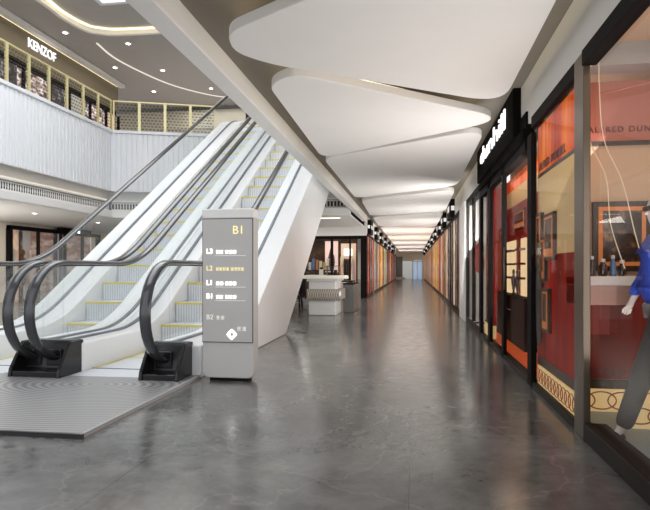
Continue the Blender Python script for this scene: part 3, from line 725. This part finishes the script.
MB().tube([(XR - .03, 6.95, .85), (XR - .03, 6.95, 1.35)], .012, 8).build('door_handle', M['bronze'], dg)
# sign box with lettering
sb = thing('shop_sign_box', (XR - .05, 7.7, 2.36), 'big black sign box with glowing white lettering over the red shop entrance', 'shop sign')
MB().box(XR - .08, XR + .12, 6.06, 9.36, 2.46, 2.99).build('box', M['signblack'], sb, .006)
MB().box(XR - .05, XR + .12, 5.70, 9.5, 2.36, 2.455).build('soffit_band', M['signblack'], sb)
MB().box(XR - .02, XR + .12, 5.70, 6.05, 2.456, 2.62).build('side_return', M['signblack'], sb)
tx = text('dunhill', .95, (XR - .09, 8.80, 2.645), (0, -1, 0), (0, 0, 1), emis('sign_glow', (1, 1, .98), 1.5), 'lettering', sb, .015, .34, .0, .95)
# bay A: display window with end wall that faces the camera
EY = 4.52
da = thing('window_display_wall', (2.2, EY, 0), 'red and beige window display wall behind the nearest glass, with dark red lettering', 'display wall')
MB().box(XR + .12, 4.2, EY, EY + .08, .27, 1.02).build('red_panel', M['redmatte'], da)
MB().box(XR + .12, 4.2, EY, EY + .08, 1.02, 2.02).build('beige_panel', M['beige'], da)
MB().box(XR + .12, 4.2, EY - .03, EY + .08, 2.02, 2.05).build('trim_line', M['picframe'], da)
MB().box(XR + .12, 4.2, EY - .01, EY + .08, 2.05, 2.50).build('banner', M['banner'], da)
MB().box(XR + .12, 4.2, EY - .02, EY + .08, .20, .27).build('dark_line', M['picframe'], da)
pl = MB().box(XR + .12, 4.2, EY - .03, EY + .08, .03, .20).build('plinth', M['strip'], da)
rg = MB()
def ringx(cx, cz, y, r, mb=None):
    (mb or rg).tube([(cx + r * cos(2 * pi * k / 20), y, cz + r * .62 * sin(2 * pi * k / 20)) for k in range(20)], .005, 4, True)
x = XR + .14
while x < 2.6: ringx(x, .115, EY - .034, .105); x += .15
rg.build('ring_pattern', M['ring'], pl)
text('ALFRED DUNHILL', .062, (XR + .20, EY - .012, 2.12), (1, 0, 0), (0, 0, 1), M['text'], 'lettering', da, .006, 1, .002, 1.25)
text('ALFRED DUNHILL', .070, (XR + .20, EY - .002, .30), (1, 0, 0), (0, 0, 1), M['text'], 'lettering', da, .006, 1, .002, 1.15)
struct('wall_right_interior', box(4.2, 4.3, -.5, 12, 0, 2.96).box(XR + .5, 4.2, 9.7, 9.8, 0, 2.96), M['beige'])
struct('ceiling_shop', box(XR + .12, 4.2, -.5, 9.7, 2.72, 2.8), M['beige'])
struct('wall_right_rear', box(XR + .1, 4.2, -.6, -.5, 0, 2.8), M['beige'])
struct('trim_8', box(XR + .12, 4.2, EY - .2, EY, 2.56, 2.72), M['grey'])
dfl = thing('display_floor', (1.9, 3.6, 0), 'pale blue raised display floor behind the nearest window', 'display platform')
MB().box(XR + .13, 3.2, .8, EY - .04, 0, .03).build('platform', M['lightblue'], dfl)
MB().box(1.33, 2.2, 3.05, 3.38, .03, .055).build('white_pad', M['white'], dfl)
MB().box(1.45, 2.6, 4.05, 4.18, .03, .19).build('patterned_riser', M['strip'], dfl)  # solid block imitating a reflected ring-pattern rectangle
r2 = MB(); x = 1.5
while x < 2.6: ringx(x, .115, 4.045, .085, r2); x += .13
r2.build('ring_pattern', M['ring'], dfl)  # rings of the imitated reflection
# counter with bottles
ct = thing('wall_counter', (1.45, 4.2, .9), 'short pale counter ledge fixed to the red panel, left of the mannequin', 'counter')
MB().box(XR + .05, 1.62, 4.22, EY, .98, 1.045).build('top', M['palelid'], ct, .006)
MB().prism([(XR + .05, 4.26), (1.42, 4.26), (1.56, 4.36), (1.60, EY), (XR + .05, EY)], .84, .98).build('drawer_box', mat('dusty_rose_lacquer', (.55, .33, .28), .5), ct, .004)
MB().prism([(XR + .08, 4.34), (1.40, 4.34), (1.5, 4.42), (1.52, EY), (XR + .08, EY)], .62, .84).build('bracket', M['redmatte'], ct, .004)
bt = [(1.20, .034, .085, 'bottle', 'short dark bottle at the left end of the counter ledge'), (1.275, .026, .12, 'bottle', 'squat dark jar with a pale lid, second on the counter ledge'),
      (1.35, .032, .10, 'bottle', 'dark bottle in the middle of the counter ledge'), (1.42, .022, .125, 'bottleblue', 'slim blue bottle on the counter ledge'), (1.48, .03, .09, 'bottle', 'stubby dark bottle at the right end of the counter ledge')]
for x, r, h, mm, lab in bt:
    b = thing('bottle', (x, 4.33, 1.045), lab, 'bottle', 'bottles on the counter ledge')
    MB().lathe([(r * .9, 0), (r, .01), (r, h * .75), (r * .5, h * .88), (r * .5, h)], (x, 4.33, 1.045), 16).build('body', M[mm], b)
    MB().lathe([(r * .6, 0), (r * .6, .022), (r * .4, .026)], (x, 4.33, 1.045 + h), 12).build('lid', M['palelid'], b)
def picture_y(x0, x1, z0, z1, y, lab, m1='picframe', m2='picorange'):
    p = thing('framed_picture', ((x0 + x1) / 2, y, z0), lab, 'picture')
    MB().box(x0, x1, y - .03, y, z0, z1).build('frame', M[m1], p, .004)
    MB().box(x0 + .04, x1 - .04, y - .034, y - .02, z0 + .04, z1 - .04).build('mount', M[m2], p)
    MB().box(x0 + .07, x1 - .07, y - .037, y - .02, z0 + .07, z1 - .07).build('print', M['photo'], p)
picture_y(1.33, 1.74, 1.08, 1.60, EY, 'large dark framed picture with an orange mount behind the bottles')
picture_y(1.78, 2.1, 1.15, 1.45, EY, 'smaller framed picture behind the mannequin')
wr = [[(1.16, 2.42), (1.19, 2.0), (1.30, 1.72), (1.33, 1.4), (1.42, 1.1)], [(1.27, 2.40), (1.30, 2.0), (1.42, 1.7), (1.50, 1.35), (1.56, 1.12)]]  # glowing tubes that imitate lamp reflections in the window glass
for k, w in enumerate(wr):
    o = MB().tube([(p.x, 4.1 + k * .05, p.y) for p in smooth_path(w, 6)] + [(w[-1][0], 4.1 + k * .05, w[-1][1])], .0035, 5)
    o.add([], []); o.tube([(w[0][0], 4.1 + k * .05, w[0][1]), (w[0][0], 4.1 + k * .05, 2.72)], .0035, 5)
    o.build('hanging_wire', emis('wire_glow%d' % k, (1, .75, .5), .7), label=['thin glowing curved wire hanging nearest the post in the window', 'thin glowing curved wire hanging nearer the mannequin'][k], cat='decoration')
# bay B: backlit graphics close to the glass
GX = XR + .05
gb = thing('backlit_display', (GX, 4.8, 0), 'backlit orange, cream and red display panel in the window beside the bronze post', 'display panel')
MB().box(GX, GX + .02, 4.05, 5.5, 1.96, 2.40).build('orange_banner', M['orangebanner'], gb)
MB().box(GX - .004, GX + .02, 4.05, 5.5, 1.935, 1.965).build('dark_line', M['picframe'], gb)
MB().box(GX, GX + .02, 4.30, 5.5, 1.22, 1.935).build('cream_panel', M['creambanner'], gb)
MB().box(GX, GX + .02, 4.05, 4.30, .28, 1.935).box(GX, GX + .02, 4.30, 5.5, .28, 1.22).build('red_panel', M['redprint'], gb)
MB().box(GX - .006, GX + .02, 4.05, 5.5, .22, .30).build('dark_line', M['picframe'], gb)
pl = MB().box(GX - .02, GX + .02, 4.10, 5.42, .055, .215).build('plinth', M['strip'], gb)
rg = MB(); y = 4.18
while y < 5.4:
    rg.tube([(GX - .023, y + .085 * cos(2 * pi * k / 20), .135 + .06 * sin(2 * pi * k / 20)) for k in range(20)], .0045, 4, True); y += .11
rg.build('ring_pattern', M['ring'], pl)
text('ALFRED DUNHILL', .10, (GX - .002, 5.42, 1.99), (0, -1, 0), (0, 0, 1), M['text'], 'lettering', gb, .006, 1, .002, 1.15)
MB().box(GX - .02, GX + .03, 4.03, 4.05, .05, 2.42).build('end_cap', M['black'], gb)
def picture_x(y0, y1, z0, z1, X, lab, t=.03):
    p = thing('framed_picture', (X, (y0 + y1) / 2, z0), lab, 'picture')
    MB().box(X - t, X, y0, y1, z0, z1).build('frame', M['picframe'], p, .004)
    b = min(.03, (y1 - y0) * .14)
    MB().box(X - t - .003, X - .01, y0 + b, y1 - b, z0 + b, z1 - b).build('mount', M['picorange'], p)
    MB().box(X - t - .006, X - .01, y0 + b * 2.0, y1 - b * 2.0, z0 + b * 3.2, z1 - b * 1.6).build('print', M['photo'], p)
for a in [(5.25, 5.46, 1.10, 1.60, 'tall narrow picture frame farthest left in the lit window, hung high'), (4.80, 5.14, 1.17, 1.565, 'tilted-looking black picture frame with orange mount at the top right of the lit window'),
          (5.10, 5.40, .98, 1.38, 'middle picture frame of the lit window, overlapping the cream and red'), (4.98, 5.22, .55, .93, 'lowest picture frame with a red mount in the lit window')]:
    picture_x(*a[:4], GX, a[4])
# hanging dark coats in the lit window
co_ = thing('dark_garment', (GX - .03, 5.3, .7), 'dark garment hanging among the picture frames in the lit window', 'garment')
MB().prism([(5.22, 1.30), (5.30, 1.36), (5.40, 1.30), (5.44, .95), (5.42, .55), (5.36, .40), (5.24, .45), (5.20, .9)], GX - .035, GX - .022, 'x').build('coat', M['trouser'], co_, .004)
MB().tube([(GX - .03, 5.30, 1.35), (GX - .03, 5.30, 1.45), (GX - .03, 5.33, 1.47)], .004, 6).build('hanger_hook', M['bronze'], co_)
# bay C: entrance recess of the red shop
CX = XR + .42
iw = thing('interior_display_wall', (CX, 7.5, 0), 'red interior wall of the shop seen through the entrance, with glowing shelves', 'display wall')
MB().box(CX, CX + .08, 5.6, 9.7, .06, 2.05).build('red_panel', M['red'], iw)
MB().box(CX, CX + .08, 5.6, 9.7, 2.05, 2.30).build('cream_band', M['creambanner'], iw)
MB().box(CX, CX + .08, 5.6, 9.7, 2.30, 2.50).build('upper_red_panel', M['orangebanner'], iw)
for k, (a, b) in enumerate(((7.95, 8.30), (8.75, 9.5))):
    sh = MB().box(CX - .02, CX, a, b, .72, 1.52).build('lit_niche', M['shelflit'], iw)
    for z in (.95, 1.15, 1.35): MB().box(CX - .10, CX - .02, a, b, z, z + .03).build('shelf', M['picframe'], sh)
struct('wall_shop_partition', box(XR + .15, CX, 5.50, 5.56, 0, 2.5).box(XR + .1, CX, 9.60, 9.68, 0, 2.5), M['redmatte'])
picture_x(8.05, 8.85, 1.66, 1.94, CX, 'wide framed picture high on the red wall, inside the entrance', .02)
fp = thing('entrance_plinth', (XR + .1, 9.05, 0), 'low cream patterned plinth at the far end of the red shop entrance', 'plinth')
MB().box(XR + .05, XR + .12, 8.66, 9.48, .055, .25).build('body', M['strip'], fp)
MB().box(XR + .05, XR + .12, 8.66, 9.48, .25, .27).build('top', M['picframe'], fp)
MB().box(XR + .10, XR + .13, 8.66, 9.48, .27, 2.26).build('red_panel', M['redprint'], fp)
bc = thing('black_counter', (CX - .12, 8.4, 0), 'black counter with a thin handle standing against the red wall inside the entrance', 'counter')
MB().box(CX - .16, CX, 7.3, 9.55, .06, .72).build('body', M['black'], bc, .008)
MB().tube([(CX - .17, 8.2, .52), (CX - .17, 8.9, .52)], .007, 6).build('handle', M['chrome'], bc)
for k, (y, z, lab) in enumerate(((8.15, .72, 'nearer'), (8.45, .72, 'farther'))):
    b = thing('display_figure', (CX - .09, y, z), f'{lab} small dark figurine on the black counter inside the entrance', 'figurine')
    MB().lathe([(.03, 0), (.035, .02), (.012, .05), (.03, .16), (.036, .24), (.012, .29), (.022, .33), (.01, .37)], (CX - .09, y, z), 12).build('figure', M['bottle'], b)
of = box(XR + .1, CX, 5.56, 9.6, 0, .055); struct('floor_shop_entrance', of, M['orangefloor'])
# near mannequin -----------------------------------------------------------
def skin(name, joints, edges, m, parent, sub=2, loc=(0, 0, 0)):
    me = bpy.data.meshes.new(name); off = wloc(parent)
    me.from_pydata([tuple(Vector(j[:3]) - off) for j in joints], edges, []); me.materials.append(m)
    o = bpy.data.objects.new(name, me); COL.objects.link(o); o.parent = parent
    md = o.modifiers.new('skin', 'SKIN'); md.use_smooth_shade = True
    for i, j in enumerate(joints):
        r = j[3]; me.skin_vertices[0].data[i].radius = (r, j[4] if len(j) > 4 else r)
    me.skin_vertices[0].data[0].use_root = True
    s = o.modifiers.new('sub', 'SUBSURF'); s.levels = sub; s.render_levels = sub
    return o
mx, my = 1.525, 3.75
mq = thing('mannequin', (mx, my, .03), 'pale bald mannequin in a royal blue jacket and charcoal trousers striding in the nearest window', 'mannequin')
# faces -X, walking
body = [(mx, my, .90, .10, .085), (mx, my, 1.05, .085, .075), (mx, my, 1.20, .10, .08), (mx - .01, my, 1.29, .07, .06), (mx - .02, my, 1.345, .040), (mx - .045, my, 1.415, .066, .056), (mx - .035, my, 1.475, .088, .070),
        (mx - .02, my - .07, .86, .07), (mx - .14, my - .08, .50, .045), (mx - .27, my - .08, .13, .03), (mx - .32, my - .08, .06, .022),
        (mx + .02, my + .07, .86, .07), (mx + .10, my + .08, .50, .045), (mx + .26, my + .08, .14, .03), (mx + .19, my + .08, .06, .022),
        (mx - .01, my - .14, 1.26, .042), (mx + .02, my - .18, 1.05, .033), (mx - .05, my - .17, .88, .02), (mx - .07, my - .165, .84, .017),
        (mx - .01, my + .14, 1.26, .042), (mx - .04, my + .18, 1.05, .033), (mx - .12, my + .17, .90, .02), (mx - .14, my + .16, .86, .017)]
for w_, (dx, dz) in ((18, (-.02, -.05)), (22, (-.025, -.045))):
    wx, wy, wz = body[w_][:3]
    for q, (ox, oy, ln_) in enumerate(((.014, -.012, .9), (.004, -.004, 1.05), (-.006, .006, 1.0), (-.014, .014, .85), (-.026, -.02, .55))):
        body.append((wx + dx * .5 + ox, wy + oy, wz + dz * .55 * ln_, .0075)); body.append((wx + dx + ox * 1.2, wy + oy * 1.1, wz + dz * ln_ * 1.3, .006))
body.append((mx - .030, my, 1.545, .062, .052))
be = [(6, len(body) - 1), (0, 1), (1, 2), (2, 3), (3, 4), (4, 5), (5, 6), (0, 7), (7, 8), (8, 9), (9, 10), (0, 11), (11, 12), (12, 13), (13, 14), (3, 15), (15, 16), (16, 17), (17, 18), (3, 19), (19, 20), (20, 21), (21, 22)]
for w_, st in ((18, 23), (22, 33)):
    for q in range(5): be += [(w_, st + 2 * q), (st + 2 * q, st + 2 * q + 1)]
skin('body', body, be, M['skin'], mq)
jk = [(mx, my, 1.10, .125, .115), (mx, my, .98, .125, .115), (mx, my, .84, .135, .12), (mx, my, 1.20, .13, .115), (mx - .01, my, 1.29, .082, .07), (mx - .015, my, 1.325, .045),
      (mx - .01, my - .14, 1.265, .056), (mx + .02, my - .18, 1.05, .046), (mx - .07, my - .17, .90, .036), (mx - .01, my + .14, 1.265, .056), (mx - .04, my + .18, 1.05, .046), (mx - .13, my + .17, .92, .036)]
skin('jacket', jk, [(0, 1), (1, 2), (0, 3), (3, 4), (4, 5), (4, 6), (6, 7), (7, 8), (4, 9), (9, 10), (10, 11)], M['blue'], mq)
tr = [(mx, my, .93, .112, .10), (mx - .03, my - .07, .80, .085), (mx - .14, my - .08, .50, .07), (mx - .27, my - .08, .12, .055), (mx + .03, my + .07, .80, .085), (mx + .10, my + .08, .50, .064), (mx + .25, my + .08, .17, .05)]
skin('trousers', tr, [(0, 1), (1, 2), (2, 3), (0, 4), (4, 5), (5, 6)], M['trouser'], mq)
sh = [(mx - .25, my - .08, .085, .034), (mx - .29, my - .08, .07, .034), (mx - .345, my - .08, .062, .024)]
skin('shoe', sh, [(0, 1), (1, 2)], M['picframe'], mq)
skin('shoe', [(mx + .27, my + .08, .11, .034), (mx + .22, my + .08, .075, .034), (mx + .15, my + .08, .062, .026)], [(0, 1), (1, 2)], M['picframe'], mq)
MB().box(mx - .09, mx + .09, my - .09, my + .09, .868, .886).build('belt', M['palelid'], mq, .02)
gl = MB().box(mx - .110, mx - .088, my - .045, my + .045, 1.455, 1.482).box(mx - .10, mx - .02, my - .060, my - .052, 1.468, 1.476).box(mx - .10, mx - .02, my + .052, my + .060, 1.468, 1.476)
gl.build('sunglasses', M['black'], mq, .004)
MB().prism([(mx - .09, 1.46), (mx - .118, 1.435), (mx - .09, 1.425)], my - .010, my + .010, 'y').build('nose', M['skin'], mq, .003)
MB().box(mx - .112, mx - .085, my - .05, my + .02, .98, 1.22).build('jacket_lining', M['mustard'], mq, .008)

# ------------------------------------------------------------------ lower left shop (seen through the escalator glass)
ls = thing('lower_boutique', (-13.2, 19, 0), 'dark-framed ground floor shop under the gallery, seen beyond the escalator glass', 'shop front')
for a in (16.72, 22.0): MB().box(-13.2, -13.06, a, a + .14, 0, 2.53).build('side_post', M['black'], ls)
MB().box(-13.2, -13.04, 16.72, 22.14, 2.40, 2.53).build('header', M['black'], ls)
for y in (18.2, 19.5, 19.75, 20.9): MB().box(-13.16, -13.06, y - .035, y + .035, 0, 2.40).build('mullion', M['dark'], ls)
MB().box(-13.12, -13.11, 16.86, 22.0, .02, 2.40).build('glass_pane', M['shopglass'], ls)
for a, b, c in ((16.86, 17.3, 'd_dark'), (17.3, 17.6, 'd_tan'), (17.6, 17.8, 'd_dark'), (17.8, 18.2, 'd_white'), (18.2, 19.5, 'lowshop'), (19.5, 19.75, 'd_dark'), (19.75, 20.2, 'd_white'), (20.2, 22.0, 'lowshop')):
    MB().box(-13.5, -13.42, a, b, 0, 2.46).build('display_panel', M[c], ls)
sg = MB().box(-13.06, -12.84, 19.2, 21.1, 2.40, 2.62).build('sign_box', M['black'], ls)
MB().box(-12.84, -12.83, 20.0, 20.3, 2.47, 2.56).build('lit_mark', M['lit'], sg)
for i, (y, mm, lab) in enumerate(((17.2, 'palelid', 'white-clad'), (17.6, 'trouser', 'dark-clad'), (18.0, 'palelid', 'pale-clad'))):
    q = thing('mannequin', (-13.27, y, 0), f'small {lab} mannequin far off in the dark-framed ground floor shop', 'mannequin', 'distant mannequins in the lower shop')
    MB().lathe([(.12, 0), (.12, .02), (.02, .04), (.02, .5), (.10, .6), (.12, .85), (.09, 1.05), (.13, 1.40), (.05, 1.48), (.04, 1.53), (.08, 1.60), (.075, 1.70), (.02, 1.76)], (-13.27, y, 0), 12).build('figure', M[mm], q)
proto = None
for (x, y, w) in ((-10.4, 14.3, 'nearest'), (-10.4, 17.5, 'middle'), (-10.4, 20.9, 'farthest')):
    lab = f'{w} round downlight in the low gallery ceiling before the ground floor shop'
    if proto is None:
        proto = thing('downlight', (x, y, 2.635), lab, 'ceiling light', 'downlights in the low gallery ceiling'); p0 = (x, y)
        MB().lathe([(.09, 0), (.10, .02)], (x, y, 2.63), 20).build('rim', M['panelwhite'], proto)
        MB().lathe([(.05, -.003), (.06, .01)], (x, y, 2.63), 20).build('lens', M['lamp'], proto)
    else: dup(proto, (x - p0[0], y - p0[1], 0), lab)

# ------------------------------------------------------------------ corner shop facing the camera on the left (Y = 21)
cs = thing('corner_boutique', (-3.8, 21, 0), 'black-framed corner shop facing the camera at the left of the corridor', 'shop front')
f = MB().box(-6.0, XL, 20.92, 21.0, 2.20, 2.32).build('header', M['black'], cs)
MB().box(-6.0, XL, 20.92, 21.0, 2.32, ZC - .01).build('fascia', M['white'], cs)
for x, w in ((XL - .22, .22), (-2.35, .06), (-3.05, .09), (-4.1, .08), (-5.2, .08)): MB().box(x, x + w, 20.94, 21.06, 0, 2.20).build('mullion', M['black'], cs)
MB().box(-6, XL - .22, 20.99, 21.0, .02, 2.20).build('glass_pane', M['shopglass'], cs)
MB().box(-6.0, -2.2, 22.6, 22.7, 0, 2.4).build('back_wall', M['corner'], cs)
MB().box(-6.0, -1.95, 21.0, 22.7, 2.40, 2.44).build('soffit', M['dark'], cs)
ps = thing('lightbox_poster', (-3.1, 22.5, .9), 'pale pinkish lightbox poster of a dark figure in the corner shop', 'poster')
MB().box(-3.50, -2.98, 22.5, 22.58, .95, 2.2).build('panel', mat('pink_poster_paper', (.62, .48, .46), .5, emit=(.8, .62, .6), es=.5), ps)
MB().prism([(-3.30, 1.0), (-3.15, 1.05), (-3.1, 1.35), (-3.12, 1.6), (-3.2, 1.75), (-3.18, 1.9), (-3.28, 1.92), (-3.32, 1.75), (-3.38, 1.5), (-3.34, 1.3)], 22.48, 22.5, 'y').build('silhouette', M['photo'], ps)
lb = thing('lit_alcove', (-2.6, 22.4, 1.2), 'glowing white alcove above the hanging clothes in the corner shop', 'alcove')
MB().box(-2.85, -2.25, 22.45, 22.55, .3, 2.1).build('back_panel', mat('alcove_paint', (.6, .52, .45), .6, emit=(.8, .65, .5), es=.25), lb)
MB().box(-2.72, -2.40, 22.42, 22.45, 1.62, 1.88).build('lamp_panel', emis('alcove_glow', (1, .93, .8), 2.6), lb)
rk = thing('clothes_rail', (-2.55, 22.1, .6), 'brass clothes rail in front of the lit alcove in the corner shop', 'clothes rail')
MB().tube([(-2.82, 22.1, 0), (-2.82, 22.1, 1.55), (-2.28, 22.1, 1.55), (-2.28, 22.1, 0)], .015, 6).build('frame', M['gold'], rk)
for i in range(6):
    x = -2.74 + i * .085; mm = ['d_tan', 'trouser', 'trouser', 'trouser', 'd_tan', 'd_white'][i]
    w = ['tan', 'black', 'black', 'black', 'tan', 'pale'][i]
    g_ = thing('hanging_garment', (x, 22.1, .7), f'{w} garment on the brass rail of the corner shop, number {["one", "two", "three", "four", "five", "six"][i]} from the left', 'garment', 'garments on the brass rail')
    MB().prism([(x - .02, .62 + .06 * (i % 3)), (x + .03, .62), (x + .035, 1.40), (x + .005, 1.50), (x - .025, 1.40)], 21.9, 22.25, 'y').build('cloth', M[mm], g_)
    MB().tube([(x, 22.1, 1.48), (x, 22.1, 1.56)], .005, 5).build('hook', M['chrome'], g_)
sf = thing('bottle_shelf', (-3.4, 21.6, .85), 'dark shelf carrying upright coloured cartons in the corner shop', 'shelf')
MB().box(-4.3, -2.9, 21.5, 21.8, 1.0, 1.04).build('board', M['black'], sf)
MB().box(-4.28, -4.2, 21.5, 21.8, 0, 1.0).box(-3.0, -2.92, 21.5, 21.8, 0, 1.0).build('leg', M['black'], sf)
cl_ = [((.55, .60, .66), 'white'), ((.08, .16, .34), 'navy'), ((.40, .16, .05), 'rust'), ((.70, .62, .50), 'cream'), ((.45, .35, .10), 'ochre'), ((.75, .70, .64), 'ivory'), ((.12, .10, .10), 'black')]
for i, (c, w) in enumerate(cl_):
    x = -4.0 + i * .14
    MB().box(x, x + .09, 21.55, 21.7, 1.04, 1.34 + .05 * ((i * 3) % 4)).build('carton', mat('carton_' + w, c, .5), None, .004, label=f'{w} upright carton on the dark shelf of the corner shop', cat='carton', group='cartons on the dark shelf')
# white counter with lattice band, in front of the corner shop
wc = thing('white_counter', (-2.1, 13.4, 0), 'white island counter with a tan lattice band and cream top, left of the corridor', 'counter')
MB().box(-2.42, -1.78, 13.05, 14.2, 0, .80).build('body', M['white'], wc, .02)
MB().prism(rpoly([(-2.58, 12.9), (-1.52, 12.95), (-1.5, 13.3), (-1.75, 13.5), (-1.75, 14.3), (-2.58, 14.3)], .05, 4), .86, .94).build('top', M['countertop'], wc, .01)
MB().box(-2.46, -1.74, 13.0, 14.25, .80, .86).build('neck', M['white'], wc, .01)
MB().box(-2.46, -1.66, 12.98, 14.0, .36, .62).build('band', M['latticeback'], wc, .02)
la = MB()
for i in range(14):
    x = -2.44 + i * .055
    la.tube([(x, 12.975, .37), (x + .055, 12.975, .61)], .006, 4); la.tube([(x + .055, 12.975, .37), (x, 12.975, .61)], .006, 4)
la.build('lattice', M['lattice'], wc)
MB().box(-1.69, -1.65, 12.97, 13.03, .47, .56).build('lamp', M['litdim'], wc)
MB().box(-2.40, -1.9, 12.98, 13.05, .36, .365).build('seam', M['stone'], wc)
gbx = thing('grey_plinth', (-1.65, 14.2, 0), 'dark grey stone plinth with drawers standing right of the white counter', 'plinth')
MB().box(-1.73, -1.46, 14.05, 15.2, 0, .70).build('body', M['stone'], gbx, .01)
MB().box(-1.74, -1.45, 14.03, 15.22, .70, .73).build('top', M['black'], gbx, .004)
bp = thing('perfume_bottle', (-2.14, 13.2, .94), 'pale square perfume bottle on the white counter', 'bottle')
MB().box(-2.19, -2.10, 13.15, 13.22, .94, 1.08).build('body', M['palelid'], bp, .006)
MB().box(-2.17, -2.12, 13.17, 13.20, 1.08, 1.13).build('cap', M['black'], bp)
dk = thing('display_case', (-1.92, 13.5, .94), 'low wire-framed glass case on the white counter beside the perfume bottle', 'display case')
x0, x1, y0, y1, z0, z1 = -2.05, -1.75, 13.35, 13.65, .94, 1.16
cg = MB()
for a, b in (((x0, y0), (x1, y0)), ((x1, y0), (x1, y1)), ((x1, y1), (x0, y1)), ((x0, y1), (x0, y0))):
    for z in (z0 + .006, z1): cg.tube([(a[0], a[1], z), (b[0], b[1], z)], .006, 4)
    cg.tube([(a[0], a[1], z0), (a[0], a[1], z1)], .006, 4)
cg.build('frame', M['dark'], dk); MB().box(x0, x1, y0, y1, z0 + .01, z1 - .005).build('glass', M['glass'], dk)
tb = thing('dark_table', (-2.0, 17, 0), 'low dark table between the grey plinth and the corner shop', 'table')
MB().box(-2.35, -1.75, 16.6, 17.3, .70, .74).build('top', M['dark'], tb)
for a in (-2.32, -1.80):
    for b in (16.63, 17.25): MB().box(a, a + .03, b, b + .03, 0, .70).build('leg', M['black'], tb)
proto = None
for x, y, w in ((-3.02, 14.3, 'nearer'), (-3.25, 15.3, 'farther')):
    lab = f'{w} black bar stool standing left of the white counter behind the escalator'
    if proto is None:
        proto = thing('bar_stool', (x, y, 0), lab, 'stool', 'bar stools by the white counter'); p0 = (x, y)
        MB().box(x - .17, x + .17, y - .17, y + .17, .66, .72).build('seat', M['black'], proto, .02)
        for a in (-1, 1):
            for b in (-1, 1): MB().tube([(x + a * .14, y + b * .14, .66), (x + a * .18, y + b * .18, 0)], .014, 6).build('leg', M['black'], proto)
        MB().box(x - .17, x + .17, y + .14, y + .17, .72, .95).build('backrest', M['black'], proto, .01)
        for z in (.22, .42): MB().box(x - .16, x + .16, y - .17, y - .15, z, z + .02).build('footrest', M['chrome'], proto)
    else: dup(proto, (x - p0[0], y - p0[1], 0), lab)
sl = thing('ceiling_slot_light', (-2.9, 16.9, 2.64), 'slim warm light slot in the white ceiling left of the beam', 'light strip')
MB().box(-3.7, -2.2, 16.9, 17.05, 2.625, 2.645).build('strip', M['led'], sl)
MB().box(-3.75, -2.15, 16.85, 17.10, 2.63, 2.648).build('rim', M['panelwhite'], sl)

# ------------------------------------------------------------------ lights
w = bpy.data.worlds.new('world'); S.world = w; w.use_nodes = True
bg = w.node_tree.nodes['Background']; bg.inputs[0].default_value = (.94, .96, 1.0, 1); bg.inputs[1].default_value = 1.5
area('skylight_lamp', (-5.25, 7.5, 7.85), 4.8, 11.0, 180, (.95, .97, 1.0))
area('gallery_lamp', (-10.0, 12, 7.7), .6, 12, 50, (1, .9, .75))
area('gallery_light', (-11.0, 11, 2.6), 3, 14, 160, (1, .95, .88))
area('lower_shop_spill', (-12.9, 13, 1.3), 2, 6, 160, (1, .95, .88), (0, radians(-128), radians(50)))  # added lamp, turned from the camera, to lift the low gallery ceiling
area('end_lobby_light', (0, YE + 2, 2.9), 3, 3, 22)
area('counter_area_light', (-4.7, 18.0, 2.6), 2.2, 3.5, 150, (1, .95, .88))
area('corner_shop_light', (-3.2, 21.8, 2.36), 2.6, .8, 25, (1, .85, .7))
area('upper_landing_light', (-7, 20, 7.7), 5, 5, 120, (1, .97, .92))
area('window_display_light', (2.2, 2.9, 2.68), 1.6, 2.2, 17, (1, .84, .68))
area('entrance_light', (XR + .26, 7.6, 2.44), .25, 3.2, 8, (1, .75, .5))
# added fill lamps before the shop glass, turned from camera, to brighten the corridor
for y, a, p in ((2.6, 38, 34), (5.2, 22, 36), (7.0, 24, 50), (12, 40, 95), (16, 26, 90), (20, 22, 90), (24.5, 12, 75), (30, 7, 75), (36, 6, 80), (43, 6, 80), (51, 6, 80)):
    area('shop_window_spill', (XR - .05, y, 1.3), 2.0, 2.4, p, (1, .975, .945), (0, radians(116 if y in (7.0, 12) else 128), radians(-a)))
    if y > 22: area('shop_window_spill', (XL + .05, y, 1.3), 2.0, 2.4, p, (1, .95, .89), (0, radians(-128), radians(a)))

S.view_settings.view_transform = 'Standard'; S.view_settings.look = 'None'; S.view_settings.gamma = 1; S.view_settings.use_curve_mapping = False
S.view_settings.exposure = 0.0
S.cycles.max_bounces = 8; S.cycles.diffuse_bounces = 4; S.cycles.transparent_max_bounces = 24; S.cycles.sample_clamp_indirect = 6
S.cycles.use_denoising = True
